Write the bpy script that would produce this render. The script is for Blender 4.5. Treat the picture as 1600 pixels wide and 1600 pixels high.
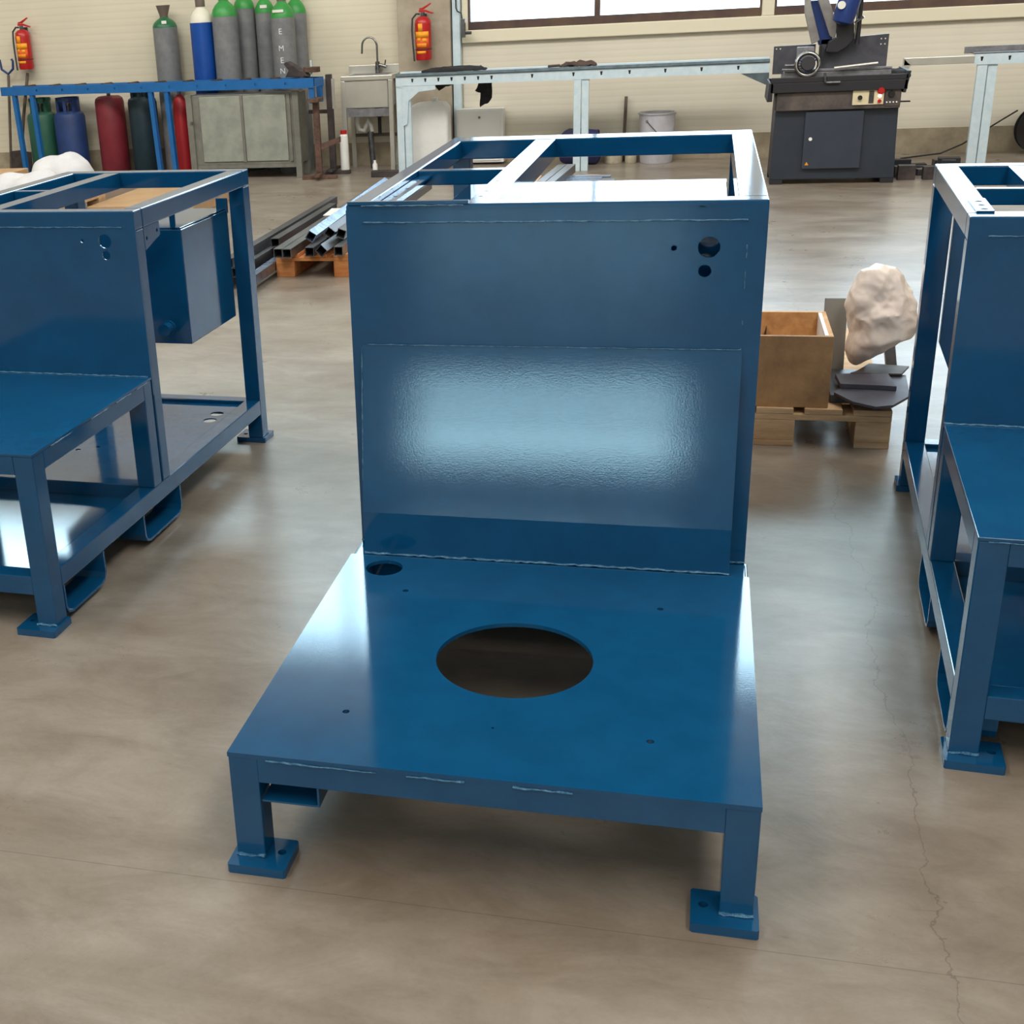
import bpy, bmesh, math, random
from mathutils import Vector, Matrix, noise

random.seed(7)
SC = bpy.context.scene
for o in list(bpy.data.objects):
    bpy.data.objects.remove(o)
COL = SC.collection

# ------------------------------------------------------------------ camera
cam_d = bpy.data.cameras.new('camera')
cam = bpy.data.objects.new('camera', cam_d)
COL.objects.link(cam)
PITCH, YAW, ROLL = 0.3814, -0.2834, 0.0573
_f = Vector((math.sin(YAW) * math.cos(PITCH), math.cos(YAW) * math.cos(PITCH), -math.sin(PITCH)))
_r = Vector((math.cos(YAW), -math.sin(YAW), 0))
_d = _f.cross(_r)
_right = math.cos(ROLL) * _r + math.sin(ROLL) * _d
_down = -math.sin(ROLL) * _r + math.cos(ROLL) * _d
mw = Matrix((( _right.x, -_down.x, -_f.x, 0.8447),
             ( _right.y, -_down.y, -_f.y, -1.9997),
             ( _right.z, -_down.z, -_f.z, 1.6173),
             (0, 0, 0, 1)))
cam.matrix_world = mw
cam_d.sensor_width = 36
cam_d.lens = 1999.3162 / 1600 * 36
cam_d.shift_x = 266.0 / 1600
cam_d.clip_start = 0.05
cam_d.clip_end = 200
SC.camera = cam

# ------------------------------------------------------------------ exposure, world, large lights
SC.view_settings.view_transform = 'Standard'
SC.view_settings.look = 'None'
SC.view_settings.exposure = 0.08
SC.view_settings.gamma = 1.0
SC.view_settings.use_curve_mapping = False
w = bpy.data.worlds.new('sky')
SC.world = w
w.use_nodes = True
w.node_tree.nodes['Background'].inputs[0].default_value = (0.75, 0.88, 1.0, 1)
w.node_tree.nodes['Background'].inputs[1].default_value = 4.0


def area(name, loc, rot, sx, sy, radiance, color):
    l = bpy.data.lights.new(name, 'AREA')
    l.shape = 'RECTANGLE'
    l.size, l.size_y = sx, sy
    l.energy = radiance * math.pi * sx * sy
    l.color = color
    o = bpy.data.objects.new(name, l)
    COL.objects.link(o)
    o.location = loc
    o.rotation_euler = rot
    return o


# daylight outside the glazing (window plane facing into the hall), then an added rear fill
area('daylight_door_window', (1.4, 11.62, 2.3), (math.radians(-90), 0, 0), 5.6, 2.1, 5.0, (0.70, 0.86, 1.0))
area('daylight_high_window', (-1.0, 11.62, 5.4), (math.radians(-90), 0, 0), 16.0, 1.9, 9.5, (0.60, 0.87, 1.0))
area('daylight_rear_window', (-0.525, -8.45, 0.85), (math.radians(90), 0, 0), 3.0, 0.90, 8.5, (0.55, 0.92, 1.0))
area('rear_fill_light', (0.0, -7.9, 5.5), (math.radians(90), 0, 0), 20.0, 1.5, 1.5, (0.95, 0.97, 1.0))  # added fill inside the solid rear wall, brightens the back wall; no window here
# long light strips out of view, the tilted one added for the back wall
area('unseen_light_strip', (-3.0, -0.8, 7.1), (0, 0, 0), 1.8, 10.0, 6.2, (1.0, 0.93, 0.84))
area('unseen_light_strip', (3.5, -0.8, 7.1), (0, 0, 0), 1.8, 10.0, 6.2, (1.0, 0.93, 0.84))
area('unseen_light_strip', (0.0, 4.6, 6.6), (math.radians(66), 0, 0), 24.0, 1.2, 9.0, (1.0, 0.97, 0.92))  # added strip, tilted towards the back wall to brighten it


# ------------------------------------------------------------------ material helpers
def nt(m):
    return m.node_tree.nodes, m.node_tree.links


def srgb(r, g, b):
    def f(c):
        c /= 255.0
        return c / 12.92 if c <= 0.04045 else ((c + 0.055) / 1.055) ** 2.4
    return (f(r), f(g), f(b), 1)


def mat(name, col, rough=0.5, metal=0.0, col2=None, scale=6.0, bump=0.0, bscale=60.0, coat=0.0, spec=0.5, rvar=0.0,
        stretch=(1, 1, 1), emit=None, estr=0, coord='Object'):
    m = bpy.data.materials.new(name)
    m.use_nodes = True
    N, L = nt(m)
    p = N['Principled BSDF']
    p.inputs['Base Color'].default_value = col
    p.inputs['Roughness'].default_value = rough
    p.inputs['Metallic'].default_value = metal
    p.inputs['Specular IOR Level'].default_value = spec
    p.inputs['Coat Weight'].default_value = coat
    p.inputs['Coat Roughness'].default_value = 0.07
    tc = N.new('ShaderNodeTexCoord')
    mp = N.new('ShaderNodeMapping')
    mp.inputs['Scale'].default_value = stretch
    L.new(tc.outputs[coord], mp.inputs[0])
    if col2 is not None or rvar:
        n = N.new('ShaderNodeTexNoise')
        n.inputs['Scale'].default_value = scale
        n.inputs['Detail'].default_value = 6
        n.inputs['Roughness'].default_value = 0.62
        L.new(mp.outputs[0], n.inputs['Vector'])
        if col2 is not None:
            r = N.new('ShaderNodeValToRGB')
            r.color_ramp.elements[0].position = 0.36
            r.color_ramp.elements[1].position = 0.64
            r.color_ramp.elements[0].color = col
            r.color_ramp.elements[1].color = col2
            L.new(n.outputs['Fac'], r.inputs[0])
            L.new(r.outputs[0], p.inputs['Base Color'])
        if rvar:
            mr = N.new('ShaderNodeMapRange')
            mr.inputs['To Min'].default_value = max(0.02, rough - rvar)
            mr.inputs['To Max'].default_value = rough + rvar
            L.new(n.outputs['Fac'], mr.inputs[0])
            L.new(mr.outputs[0], p.inputs['Roughness'])
    if bump:
        n2 = N.new('ShaderNodeTexNoise')
        n2.inputs['Scale'].default_value = bscale
        n2.inputs['Detail'].default_value = 3
        L.new(mp.outputs[0], n2.inputs['Vector'])
        b = N.new('ShaderNodeBump')
        b.inputs['Strength'].default_value = bump
        b.inputs['Distance'].default_value = 0.01
        L.new(n2.outputs['Fac'], b.inputs['Height'])
        L.new(b.outputs[0], p.inputs['Normal'])
    if emit is not None:
        p.inputs['Emission Color'].default_value = emit
        p.inputs['Emission Strength'].default_value = estr
    return m


M = {}
M['blue'] = mat('blue_gloss_paint', srgb(12, 75, 119), 0.08, 0, srgb(14, 81, 127), 9, bump=0.012, bscale=260, coat=0.0, spec=0.6)
M['blue_weld'] = mat('blue_weld_painted_glint', srgb(28, 92, 134), 0.22, 0, srgb(80, 134, 170), 60, bump=0.5, bscale=220, spec=0.7)  # lighter blue puts the whitish weld highlights into the colour
M['rack_blue'] = mat('rack_blue_paint', srgb(30, 100, 166), 0.4, 0, srgb(36, 108, 176), 8)
M['dark'] = mat('dark_interior', srgb(18, 18, 20), 0.7)
M['hole'] = mat('black_rubber', srgb(22, 22, 24), 0.6)
M['galv'] = mat('galvanised_steel', srgb(200, 222, 234), 0.42, 0.15, srgb(216, 232, 240), 14, rvar=0.08)
M['galv_dark'] = mat('grey_rail_steel', srgb(96, 112, 122), 0.35, 0.5, srgb(120, 134, 142), 12)
M['steel_raw'] = mat('raw_steel', srgb(92, 94, 98), 0.34, 0.75, srgb(126, 128, 132), 16, rvar=0.1, stretch=(1, 0.12, 1))
M['steel_dark'] = mat('dark_mill_steel', srgb(62, 62, 66), 0.42, 0.6, srgb(92, 92, 96), 14, rvar=0.08, stretch=(1, 0.15, 1))
M['steel_blue'] = mat('oiled_bright_steel', srgb(150, 172, 200), 0.25, 0.8, srgb(110, 130, 160), 22, rvar=0.1)
M['rust'] = mat('rusty_steel', srgb(72, 52, 46), 0.75, 0.1, srgb(110, 82, 70), 20, bump=0.2, bscale=80)
M['darkiron'] = mat('dark_iron', srgb(52, 48, 50), 0.6, 0.2, srgb(78, 68, 66), 12, bump=0.1)
M['pallet'] = mat('pallet_wood', srgb(196, 160, 122), 0.8, 0, srgb(218, 186, 148), 7, bump=0.25, bscale=40, stretch=(1, 3, 6))
M['pallet_or'] = mat('orange_pallet_wood', srgb(196, 124, 70), 0.8, 0, srgb(220, 150, 92), 7, bump=0.25, bscale=40, stretch=(1, 3, 6))
M['cardboard'] = mat('cardboard', srgb(196, 162, 124), 0.85, 0, srgb(186, 150, 112), 5)
M['foam'] = mat('white_foam_sheet', srgb(226, 226, 228), 0.8, 0, srgb(214, 214, 218), 6, bump=0.15, bscale=30)
M['paper'] = mat('crumpled_paper_wrap', srgb(244, 230, 220), 0.6, 0, srgb(228, 212, 202), 8, bump=0.5, bscale=14)
M['white_plastic'] = mat('white_plastic', srgb(240, 240, 238), 0.45, 0, srgb(230, 230, 228), 4)
M['white_metal'] = mat('white_enamel', srgb(242, 242, 240), 0.4)
M['bucket'] = mat('grey_white_bucket', srgb(206, 206, 216), 0.45, 0, srgb(188, 186, 194), 9)
M['cream'] = mat('cream_can', srgb(214, 208, 186), 0.5, 0, srgb(180, 172, 150), 10)
M['red'] = mat('red_enamel', srgb(182, 28, 30), 0.3)
M['red_dull'] = mat('dull_red_paint', srgb(130, 42, 54), 0.5, 0, srgb(114, 34, 46), 6)
M['red_cyl'] = mat('bright_red_paint', srgb(178, 36, 44), 0.45)
M['green_cyl'] = mat('dark_green_paint', srgb(44, 98, 78), 0.5, 0, srgb(36, 86, 70), 6)
M['dblue_cyl'] = mat('dark_blue_paint', srgb(34, 62, 118), 0.5, 0, srgb(28, 52, 100), 6)
M['teal_cyl'] = mat('dark_teal_paint', srgb(26, 54, 66), 0.5, 0, srgb(22, 44, 56), 6)
M['grey_cyl'] = mat('grey_cylinder_paint', srgb(128, 130, 132), 0.5, 0, srgb(112, 114, 118), 9)
M['green_sh'] = mat('green_shoulder_paint', srgb(54, 150, 70), 0.4, 0, srgb(48, 138, 62), 9)
M['dgreen_sh'] = mat('dark_green_shoulder_paint', srgb(28, 102, 64), 0.4)
M['royal'] = mat('royal_blue_paint', srgb(16, 76, 162), 0.35, 0, srgb(14, 68, 150), 6)
M['white_sh'] = mat('white_shoulder_paint', srgb(228, 224, 208), 0.4)
M['cap'] = mat('brown_cap', srgb(104, 92, 84), 0.6)
M['label'] = mat('white_label', srgb(230, 230, 222), 0.6)
M['yellow'] = mat('yellow_label', srgb(246, 176, 30), 0.5, 0, srgb(244, 140, 26), 30)
M['orange'] = mat('orange_label_print', srgb(228, 84, 28), 0.5)
M['rubber'] = mat('rubber_hose', srgb(44, 46, 46), 0.5)
M['chrome'] = mat('chrome', srgb(150, 150, 150), 0.15, 1.0)
M['stainless'] = mat('stainless_steel', srgb(196, 194, 186), 0.32, 0.55, srgb(206, 204, 196), 4, rvar=0.08)
M['cab_metal'] = mat('zinc_cabinet_sheet', srgb(142, 148, 140), 0.5, 0.25, srgb(166, 170, 160), 5, bump=0.15, bscale=9)
M['cab_frame'] = mat('cabinet_frame_paint', srgb(128, 128, 120), 0.55, 0.1, srgb(112, 110, 104), 9)
M['wood_dark'] = mat('stained_wood_post', srgb(84, 74, 66), 0.7, 0, srgb(106, 92, 80), 9, stretch=(4, 4, 1))
M['black_cloth'] = mat('black_cloth', srgb(34, 34, 38), 0.9, 0, srgb(46, 44, 48), 20, bump=0.4, bscale=60)
M['brown_cloth'] = mat('brown_brush', srgb(72, 58, 54), 0.9, 0, srgb(92, 76, 70), 20, bump=0.5, bscale=60)
M['blue_bag'] = mat('blue_bag', srgb(30, 34, 96), 0.6, 0, srgb(36, 36, 60), 9, bump=0.3, bscale=14)
M['saw_body'] = mat('charcoal_saw_paint', srgb(44, 52, 64), 0.5, 0, srgb(38, 46, 58), 5)
M['saw_door'] = mat('slate_door_paint', srgb(54, 62, 76), 0.45, 0, srgb(48, 56, 70), 5)
M['saw_panel'] = mat('oily_brown_panel', srgb(104, 94, 88), 0.6, 0.1, srgb(58, 54, 56), 4)
M['saw_black'] = mat('oily_black_steel', srgb(34, 34, 40), 0.6)
M['cast'] = mat('worn_cast_iron', srgb(140, 140, 144), 0.5, 0.2, srgb(108, 108, 114), 12)
M['cast_dark'] = mat('dark_cast_iron', srgb(82, 82, 90), 0.5, 0.2, srgb(66, 66, 74), 9)
M['arm_grey'] = mat('arm_grey_paint', srgb(148, 146, 142), 0.5, 0, srgb(120, 116, 114), 7)
M['saw_blue'] = mat('saw_blue_paint', srgb(34, 58, 120), 0.25)
M['panel_cream'] = mat('cream_control_plate', srgb(222, 210, 176), 0.5)
M['led'] = mat('lit_white_button', srgb(255, 250, 230), 0.4, emit=(1, 0.95, 0.8, 1), estr=1.6)
M['osb'] = mat('particle_board', srgb(222, 170, 112), 0.75, 0, srgb(196, 144, 92), 22, bump=0.1, bscale=50)
M['osb_dirty'] = mat('dirty_particle_board', srgb(200, 158, 110), 0.75, 0, srgb(150, 114, 82), 4, bump=0.1, bscale=50)
M['slate'] = mat('slate_coloured_sheet', srgb(86, 86, 98), 0.5, 0.3, srgb(74, 72, 82), 9)
M['grey_sheet'] = mat('grey_steel_sheet', srgb(138, 136, 130), 0.5, 0.3)
M['concrete'] = mat('column_concrete', srgb(176, 166, 148), 0.85, 0, srgb(162, 150, 132), 5, bump=0.15, bscale=20)
M['plinth'] = mat('plinth_concrete', srgb(170, 158, 136), 0.9, 0, srgb(146, 134, 114), 7, bump=0.2, bscale=20)
M['frame_dark'] = mat('weathered_dark_frame', srgb(66, 48, 50), 0.6, 0, srgb(96, 74, 58), 2.5)
M['door_frame'] = mat('cream_door_frame', srgb(224, 216, 192), 0.45)
M['ceil'] = mat('ceiling_panel', srgb(198, 194, 184), 0.8, 0, srgb(188, 184, 174), 1)
M['sidewall'] = mat('hall_wall_panel', srgb(196, 186, 160), 0.7, 0, srgb(186, 176, 150), 1)
M['white_paint'] = mat('white_marker_paint', srgb(220, 222, 220), 0.6)


def ribbed(name, c1, c2, period):
    m = mat(name, c1, 0.5)
    N, L = nt(m)
    p = N['Principled BSDF']
    tc = N.new('ShaderNodeTexCoord')
    wv = N.new('ShaderNodeTexWave')
    wv.wave_type = 'BANDS'
    wv.bands_direction = 'Z'
    wv.inputs['Scale'].default_value = 0.314 / period
    wv.inputs['Distortion'].default_value = 0.15
    L.new(tc.outputs['Object'], wv.inputs['Vector'])
    r = N.new('ShaderNodeValToRGB')
    r.color_ramp.elements[0].position = 0.0
    r.color_ramp.elements[0].color = c2
    r.color_ramp.elements[1].position = 0.22
    r.color_ramp.elements[1].color = c1
    L.new(wv.outputs['Fac'], r.inputs[0])
    nz = N.new('ShaderNodeTexNoise')
    nz.inputs['Scale'].default_value = 1.2
    nz.inputs['Detail'].default_value = 4
    L.new(tc.outputs['Object'], nz.inputs['Vector'])
    mx = N.new('ShaderNodeMix')
    mx.data_type = 'RGBA'
    mx.blend_type = 'MULTIPLY'
    mx.inputs['Factor'].default_value = 0.22
    L.new(r.outputs[0], mx.inputs['A'])
    L.new(nz.outputs['Fac'], mx.inputs['B'])
    L.new(mx.outputs['Result'], p.inputs['Base Color'])
    b = N.new('ShaderNodeBump')
    b.inputs['Strength'].default_value = 0.06
    b.inputs['Distance'].default_value = 0.01
    L.new(wv.outputs['Fac'], b.inputs['Height'])
    L.new(b.outputs[0], p.inputs['Normal'])
    return m


M['wall'] = ribbed('ribbed_beige_wall_panel', srgb(228, 220, 198), srgb(223, 214, 191), 0.07)
M['door'] = ribbed('ribbed_cream_door_panel', srgb(230, 223, 206), srgb(225, 217, 199), 0.06)


def floor_mat():
    m = bpy.data.materials.new('polished_concrete_floor')
    m.use_nodes = True
    N, L = nt(m)
    p = N['Principled BSDF']
    tc = N.new('ShaderNodeTexCoord')

    def nz(scale, det, rough, stretch=(1, 1, 1), dist=0.0):
        mp = N.new('ShaderNodeMapping')
        mp.inputs['Scale'].default_value = stretch
        mp.inputs['Rotation'].default_value = (0, 0, 0.5)
        L.new(tc.outputs['Object'], mp.inputs[0])
        n = N.new('ShaderNodeTexNoise')
        n.inputs['Scale'].default_value = scale
        n.inputs['Detail'].default_value = det
        n.inputs['Roughness'].default_value = rough
        n.inputs['Distortion'].default_value = dist
        L.new(mp.outputs[0], n.inputs['Vector'])
        return n

    def ramp(src, a, b, ca, cb):
        r = N.new('ShaderNodeValToRGB')
        r.color_ramp.elements[0].position = a
        r.color_ramp.elements[1].position = b
        r.color_ramp.elements[0].color = ca
        r.color_ramp.elements[1].color = cb
        L.new(src, r.inputs[0])
        return r

    def mul(a, b, fac):
        mx = N.new('ShaderNodeMix')
        mx.data_type = 'RGBA'
        mx.blend_type = 'MULTIPLY'
        mx.inputs['Factor'].default_value = fac
        L.new(a, mx.inputs['A'])
        L.new(b, mx.inputs['B'])
        return mx.outputs['Result']
    base = ramp(nz(1.3, 8, 0.6, (1, 2.2, 1), 0.4).outputs['Fac'], 0.34, 0.66, srgb(134, 122, 109), srgb(162, 153, 142))
    cloud = ramp(nz(3.4, 10, 0.72, (1, 1.8, 1), 0.7).outputs['Fac'], 0.33, 0.6, (0.68, 0.65, 0.62, 1), (1, 1, 1, 1))
    c = mul(base.outputs[0], cloud.outputs[0], 0.75)
    stain = ramp(nz(0.9, 5, 0.6).outputs['Fac'], 0.32, 0.46, (0.80, 0.72, 0.64, 1), (1, 1, 1, 1))
    c = mul(c, stain.outputs[0], 0.7)
    scuff = ramp(nz(16, 4, 0.75, (0.35, 3.0, 1), 0.9).outputs['Fac'], 0.27, 0.34, (0.62, 0.60, 0.58, 1), (1, 1, 1, 1))
    c = mul(c, scuff.outputs[0], 0.6)
    fine = ramp(nz(90, 3, 0.6).outputs['Fac'], 0.3, 0.7, (0.90, 0.90, 0.90, 1), (1, 1, 1, 1))
    c = mul(c, fine.outputs[0], 0.6)
    # saw-cut joints and one wandering crack
    sep = N.new('ShaderNodeSeparateXYZ')
    L.new(tc.outputs['Object'], sep.inputs[0])

    def line(src, pos, wid, wob=None):
        s = N.new('ShaderNodeMath')
        s.operation = 'SUBTRACT'
        L.new(src, s.inputs[0])
        s.inputs[1].default_value = pos
        out = s.outputs[0]
        if wob:
            a = N.new('ShaderNodeMath')
            a.operation = 'MULTIPLY_ADD'
            L.new(wob[0], a.inputs[0])
            a.inputs[1].default_value = wob[1]
            a.inputs[2].default_value = -wob[1] * 0.5
            b = N.new('ShaderNodeMath')
            b.operation = 'ADD'
            L.new(out, b.inputs[0])
            L.new(a.outputs[0], b.inputs[1])
            out = b.outputs[0]
        ab = N.new('ShaderNodeMath')
        ab.operation = 'ABSOLUTE'
        L.new(out, ab.inputs[0])
        lt = N.new('ShaderNodeMapRange')
        lt.inputs['From Min'].default_value = wid * 0.5
        lt.inputs['From Max'].default_value = wid
        lt.inputs['To Min'].default_value = 0.72
        lt.inputs['To Max'].default_value = 1.0
        L.new(ab.outputs[0], lt.inputs[0])
        return lt.outputs[0]
    for s in (line(sep.outputs['Y'], 5.08, 0.006), line(sep.outputs['Y'], -0.06, 0.0016),
              line(sep.outputs['X'], 1.33, 0.0020, (nz(3.2, 6, 0.6).outputs['Fac'], 0.22))):
        c = mul(c, s, 1.0)
    L.new(c, p.inputs['Base Color'])
    rr = N.new('ShaderNodeMapRange')
    rr.inputs['To Min'].default_value = 0.20
    rr.inputs['To Max'].default_value = 0.40
    L.new(nz(2.6, 8, 0.7).outputs['Fac'], rr.inputs[0])
    L.new(rr.outputs[0], p.inputs['Roughness'])
    p.inputs['Specular IOR Level'].default_value = 0.30
    b = N.new('ShaderNodeBump')
    b.inputs['Strength'].default_value = 0.05
    b.inputs['Distance'].default_value = 0.01
    L.new(nz(24, 4, 0.6).outputs['Fac'], b.inputs['Height'])
    L.new(b.outputs[0], p.inputs['Normal'])
    return m


M['floor'] = floor_mat()


def glass_mat():
    m = bpy.data.materials.new('window_glass')
    m.use_nodes = True
    N, L = nt(m)
    N.remove(N['Principled BSDF'])
    t = N.new('ShaderNodeBsdfTransparent')
    t.inputs[0].default_value = (0.93, 0.97, 0.98, 1)
    g = N.new('ShaderNodeBsdfGlossy')
    g.inputs['Roughness'].default_value = 0.03
    fr = N.new('ShaderNodeFresnel')
    fr.inputs[0].default_value = 1.45
    mx = N.new('ShaderNodeMixShader')
    L.new(fr.outputs[0], mx.inputs[0])
    L.new(t.outputs[0], mx.inputs[1])
    L.new(g.outputs[0], mx.inputs[2])
    L.new(mx.outputs[0], N['Material Output'].inputs[0])
    return m


M['glass'] = glass_mat()


# ------------------------------------------------------------------ geometry helpers
class MB:
    def __init__(self):
        self.bm = bmesh.new()

    def box(self, x0, x1, y0, y1, z0, z1, mtx=None):
        vs = [self.bm.verts.new(Vector(c) if mtx is None else mtx @ Vector(c)) for c in
              ((x0, y0, z0), (x1, y0, z0), (x1, y1, z0), (x0, y1, z0), (x0, y0, z1), (x1, y0, z1), (x1, y1, z1), (x0, y1, z1))]
        for f in ((0, 3, 2, 1), (4, 5, 6, 7), (0, 1, 5, 4), (1, 2, 6, 5), (2, 3, 7, 6), (3, 0, 4, 7)):
            self.bm.faces.new([vs[i] for i in f])
        return self

    def prism(self, pts, axis, a0, a1):
        """pts 2D outline extruded along axis between a0 and a1. axis x: pts=(y,z); y: (x,z); z: (x,y)"""
        def P(p, a):
            return {'x': (a, p[0], p[1]), 'y': (p[0], a, p[1]), 'z': (p[0], p[1], a)}[axis]
        A = [self.bm.verts.new(P(p, a0)) for p in pts]
        B = [self.bm.verts.new(P(p, a1)) for p in pts]
        n = len(pts)
        self.bm.faces.new(A)
        self.bm.faces.new(B[::-1])
        for i in range(n):
            self.bm.faces.new((A[i], B[i], B[(i + 1) % n], A[(i + 1) % n]))
        return self

    def lathe(self, prof, c=(0, 0, 0), n=32, mtx=None, cap=True):
        rings = []
        for r, z in prof:
            ring = []
            for i in range(n):
                a = 2 * math.pi * i / n
                v = Vector((c[0] + r * math.cos(a), c[1] + r * math.sin(a), c[2] + z))
                ring.append(self.bm.verts.new(v if mtx is None else mtx @ v))
            rings.append(ring)
        for a, b in zip(rings, rings[1:]):
            for i in range(n):
                self.bm.faces.new((a[i], a[(i + 1) % n], b[(i + 1) % n], b[i]))
        if cap:
            self.bm.faces.new(rings[0][::-1])
            self.bm.faces.new(rings[-1])
        return self

    def tube(self, pts, r, n=10, rf=None):
        pts = [Vector(p) for p in pts]
        rings = []
        up = None
        for i, p in enumerate(pts):
            t = (pts[min(i + 1, len(pts) - 1)] - pts[max(i - 1, 0)]).normalized()
            if up is None:
                up = Vector((0, 0, 1)) if abs(t.z) < 0.9 else Vector((1, 0, 0))
            s = t.cross(up).normalized()
            up = s.cross(t).normalized()
            rad = rf(i) if rf else r
            rings.append([self.bm.verts.new(p + rad * (math.cos(2 * math.pi * k / n) * s + math.sin(2 * math.pi * k / n) * up))
                          for k in range(n)])
        for a, b in zip(rings, rings[1:]):
            for i in range(n):
                self.bm.faces.new((a[i], a[(i + 1) % n], b[(i + 1) % n], b[i]))
        self.bm.faces.new(rings[0][::-1])
        self.bm.faces.new(rings[-1])
        return self

    def obj(self, name, material, parent=None, smooth=False, bevel=0.0, segs=2, subsurf=0):
        bmesh.ops.recalc_face_normals(self.bm, faces=self.bm.faces[:])
        me = bpy.data.meshes.new(name)
        self.bm.to_mesh(me)
        self.bm.free()
        return link_mesh(name, me, material, parent, smooth, bevel, segs, subsurf)


def link_mesh(name, me, material, parent=None, smooth=False, bevel=0.0, segs=2, subsurf=0):
    me.materials.clear()
    me.materials.append(M[material] if isinstance(material, str) else material)
    if smooth:
        me.shade_smooth()
        try:
            me.set_sharp_from_angle(angle=math.radians(38))
        except Exception:
            pass
    o = bpy.data.objects.new(name, me)
    COL.objects.link(o)
    if parent:
        o.parent = parent
    if bevel:
        b = o.modifiers.new('bevel', 'BEVEL')
        b.width = bevel
        b.segments = segs
        b.limit_method = 'ANGLE'
        b.angle_limit = math.radians(40)
        b.harden_normals = False
    if subsurf:
        s = o.modifiers.new('sub', 'SUBSURF')
        s.levels = s.render_levels = subsurf
    return o


def tag(o, label, cat, group=None):
    o['label'] = label
    o['category'] = cat
    if group:
        o['group'] = group
    return o


def thing(name, label, cat, loc=(0, 0, 0), rz=0, group=None):
    o = bpy.data.objects.new(name, None)
    o.empty_display_size = 0.1
    COL.objects.link(o)
    o.location = loc
    o.rotation_euler = (0, 0, rz)
    return tag(o, label, cat, group)


def struct(o):
    o['kind'] = 'structure'
    return o


def copy_tree(o, parent=None):
    c = o.copy()
    COL.objects.link(c)
    if parent:
        c.parent = parent
    for ch in list(o.children):
        copy_tree(ch, c)
    return c


def circ(cx, cy, r, n=40):
    return [(cx + r * math.cos(2 * math.pi * i / n), cy + r * math.sin(2 * math.pi * i / n)) for i in range(n)]


def plate(name, outline, holes, t, material, parent, mtx=None, bevel=0.0):
    """flat sheet with real holes; outline in local XY, thickness centred on z=0; mtx moves the mesh"""
    cu = bpy.data.curves.new('tmp', 'CURVE')
    cu.dimensions = '2D'
    cu.fill_mode = 'BOTH'
    cu.extrude = t / 2
    for pts in [outline] + holes:
        s = cu.splines.new('POLY')
        s.points.add(len(pts) - 1)
        for q, p in zip(s.points, pts):
            q.co = (p[0], p[1], 0, 1)
        s.use_cyclic_u = True
    to = bpy.data.objects.new('tmp', cu)
    COL.objects.link(to)
    bpy.context.view_layer.update()
    me = bpy.data.meshes.new_from_object(to)
    bpy.data.objects.remove(to)
    bpy.data.curves.remove(cu)
    bm = bmesh.new()
    bm.from_mesh(me)
    bmesh.ops.remove_doubles(bm, verts=bm.verts[:], dist=1e-5)
    bmesh.ops.recalc_face_normals(bm, faces=bm.faces[:])
    if mtx is not None:
        bm.transform(mtx)
        bmesh.ops.recalc_face_normals(bm, faces=bm.faces[:])
    bm.to_mesh(me)
    bm.free()
    me.shade_flat()
    me.name = name
    return link_mesh(name, me, material, parent)


def XZ(y):
    """maps plate XY -> world XZ at depth y"""
    return Matrix(((1, 0, 0, 0), (0, 0, -1, y), (0, 1, 0, 0), (0, 0, 0, 1)))


def weld(parent, a, b, r=0.003, name='weld_bead'):
    a, b = Vector(a), Vector(b)
    n = max(6, int((b - a).length / 0.012))
    pts = [a.lerp(b, i / n) + Vector((random.uniform(-1, 1), random.uniform(-1, 1), random.uniform(-1, 1))) * r * 0.35 for i in range(n + 1)]
    return MB().tube(pts, r, 6, rf=lambda i: r * random.uniform(0.55, 1.25)).obj(name, 'blue_weld', parent, smooth=True)


def blob(name, material, parent, pts_fn, nu, nv, smooth=True, subsurf=0):
    """closed lumpy surface from a spherical parameterisation"""
    mb = MB()
    rings = []
    for j in range(1, nv):
        ph = math.pi * j / nv
        rings.append([mb.bm.verts.new(pts_fn(2 * math.pi * i / nu, ph)) for i in range(nu)])
    top = mb.bm.verts.new(pts_fn(0, 0))
    bot = mb.bm.verts.new(pts_fn(0, math.pi))
    for i in range(nu):
        mb.bm.faces.new((top, rings[0][i], rings[0][(i + 1) % nu]))
        mb.bm.faces.new((bot, rings[-1][(i + 1) % nu], rings[-1][i]))
    for a, b in zip(rings, rings[1:]):
        for i in range(nu):
            mb.bm.faces.new((a[i], b[i], b[(i + 1) % nu], a[(i + 1) % nu]))
    return mb.obj(name, material, parent, smooth=smooth, subsurf=subsurf)


# ================================================================== the hall
WY = 11.2      # back wall plane
struct(MB().box(-14, 14, -9, 12.4, -0.2, 0).obj('floor', 'floor'))
struct(MB().box(-14, 14, -9, 12.4, 7.2, 7.4).obj('ceiling', 'ceil'))
struct(MB().box(-14.2, -14, -9, 12.4, 0, 7.2).obj('wall_left', 'sidewall'))
struct(MB().box(14, 14.2, -9, 12.4, 0, 7.2).obj('wall_right', 'sidewall'))
# rear wall (behind the camera) with its window
RW = MB()
RW.box(-14, -1.80, -8.2, -8.0, 0, 7.2).box(0.75, 14, -8.2, -8.0, 0, 7.2)
RW.box(-1.80, 0.75, -8.2, -8.0, 0, 0.40).box(-1.80, 0.75, -8.2, -8.0, 1.18, 7.2)
struct(RW.obj('wall_rear', 'sidewall'))
f = struct(MB().box(-1.80, 0.75, -8.17, -8.05, 0.83, 0.95).obj('window_3', 'frame_dark'))
MB().box(-1.80, 0.75, -8.13, -8.12, 0.40, 1.18).obj('pane', 'glass', f)

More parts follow.
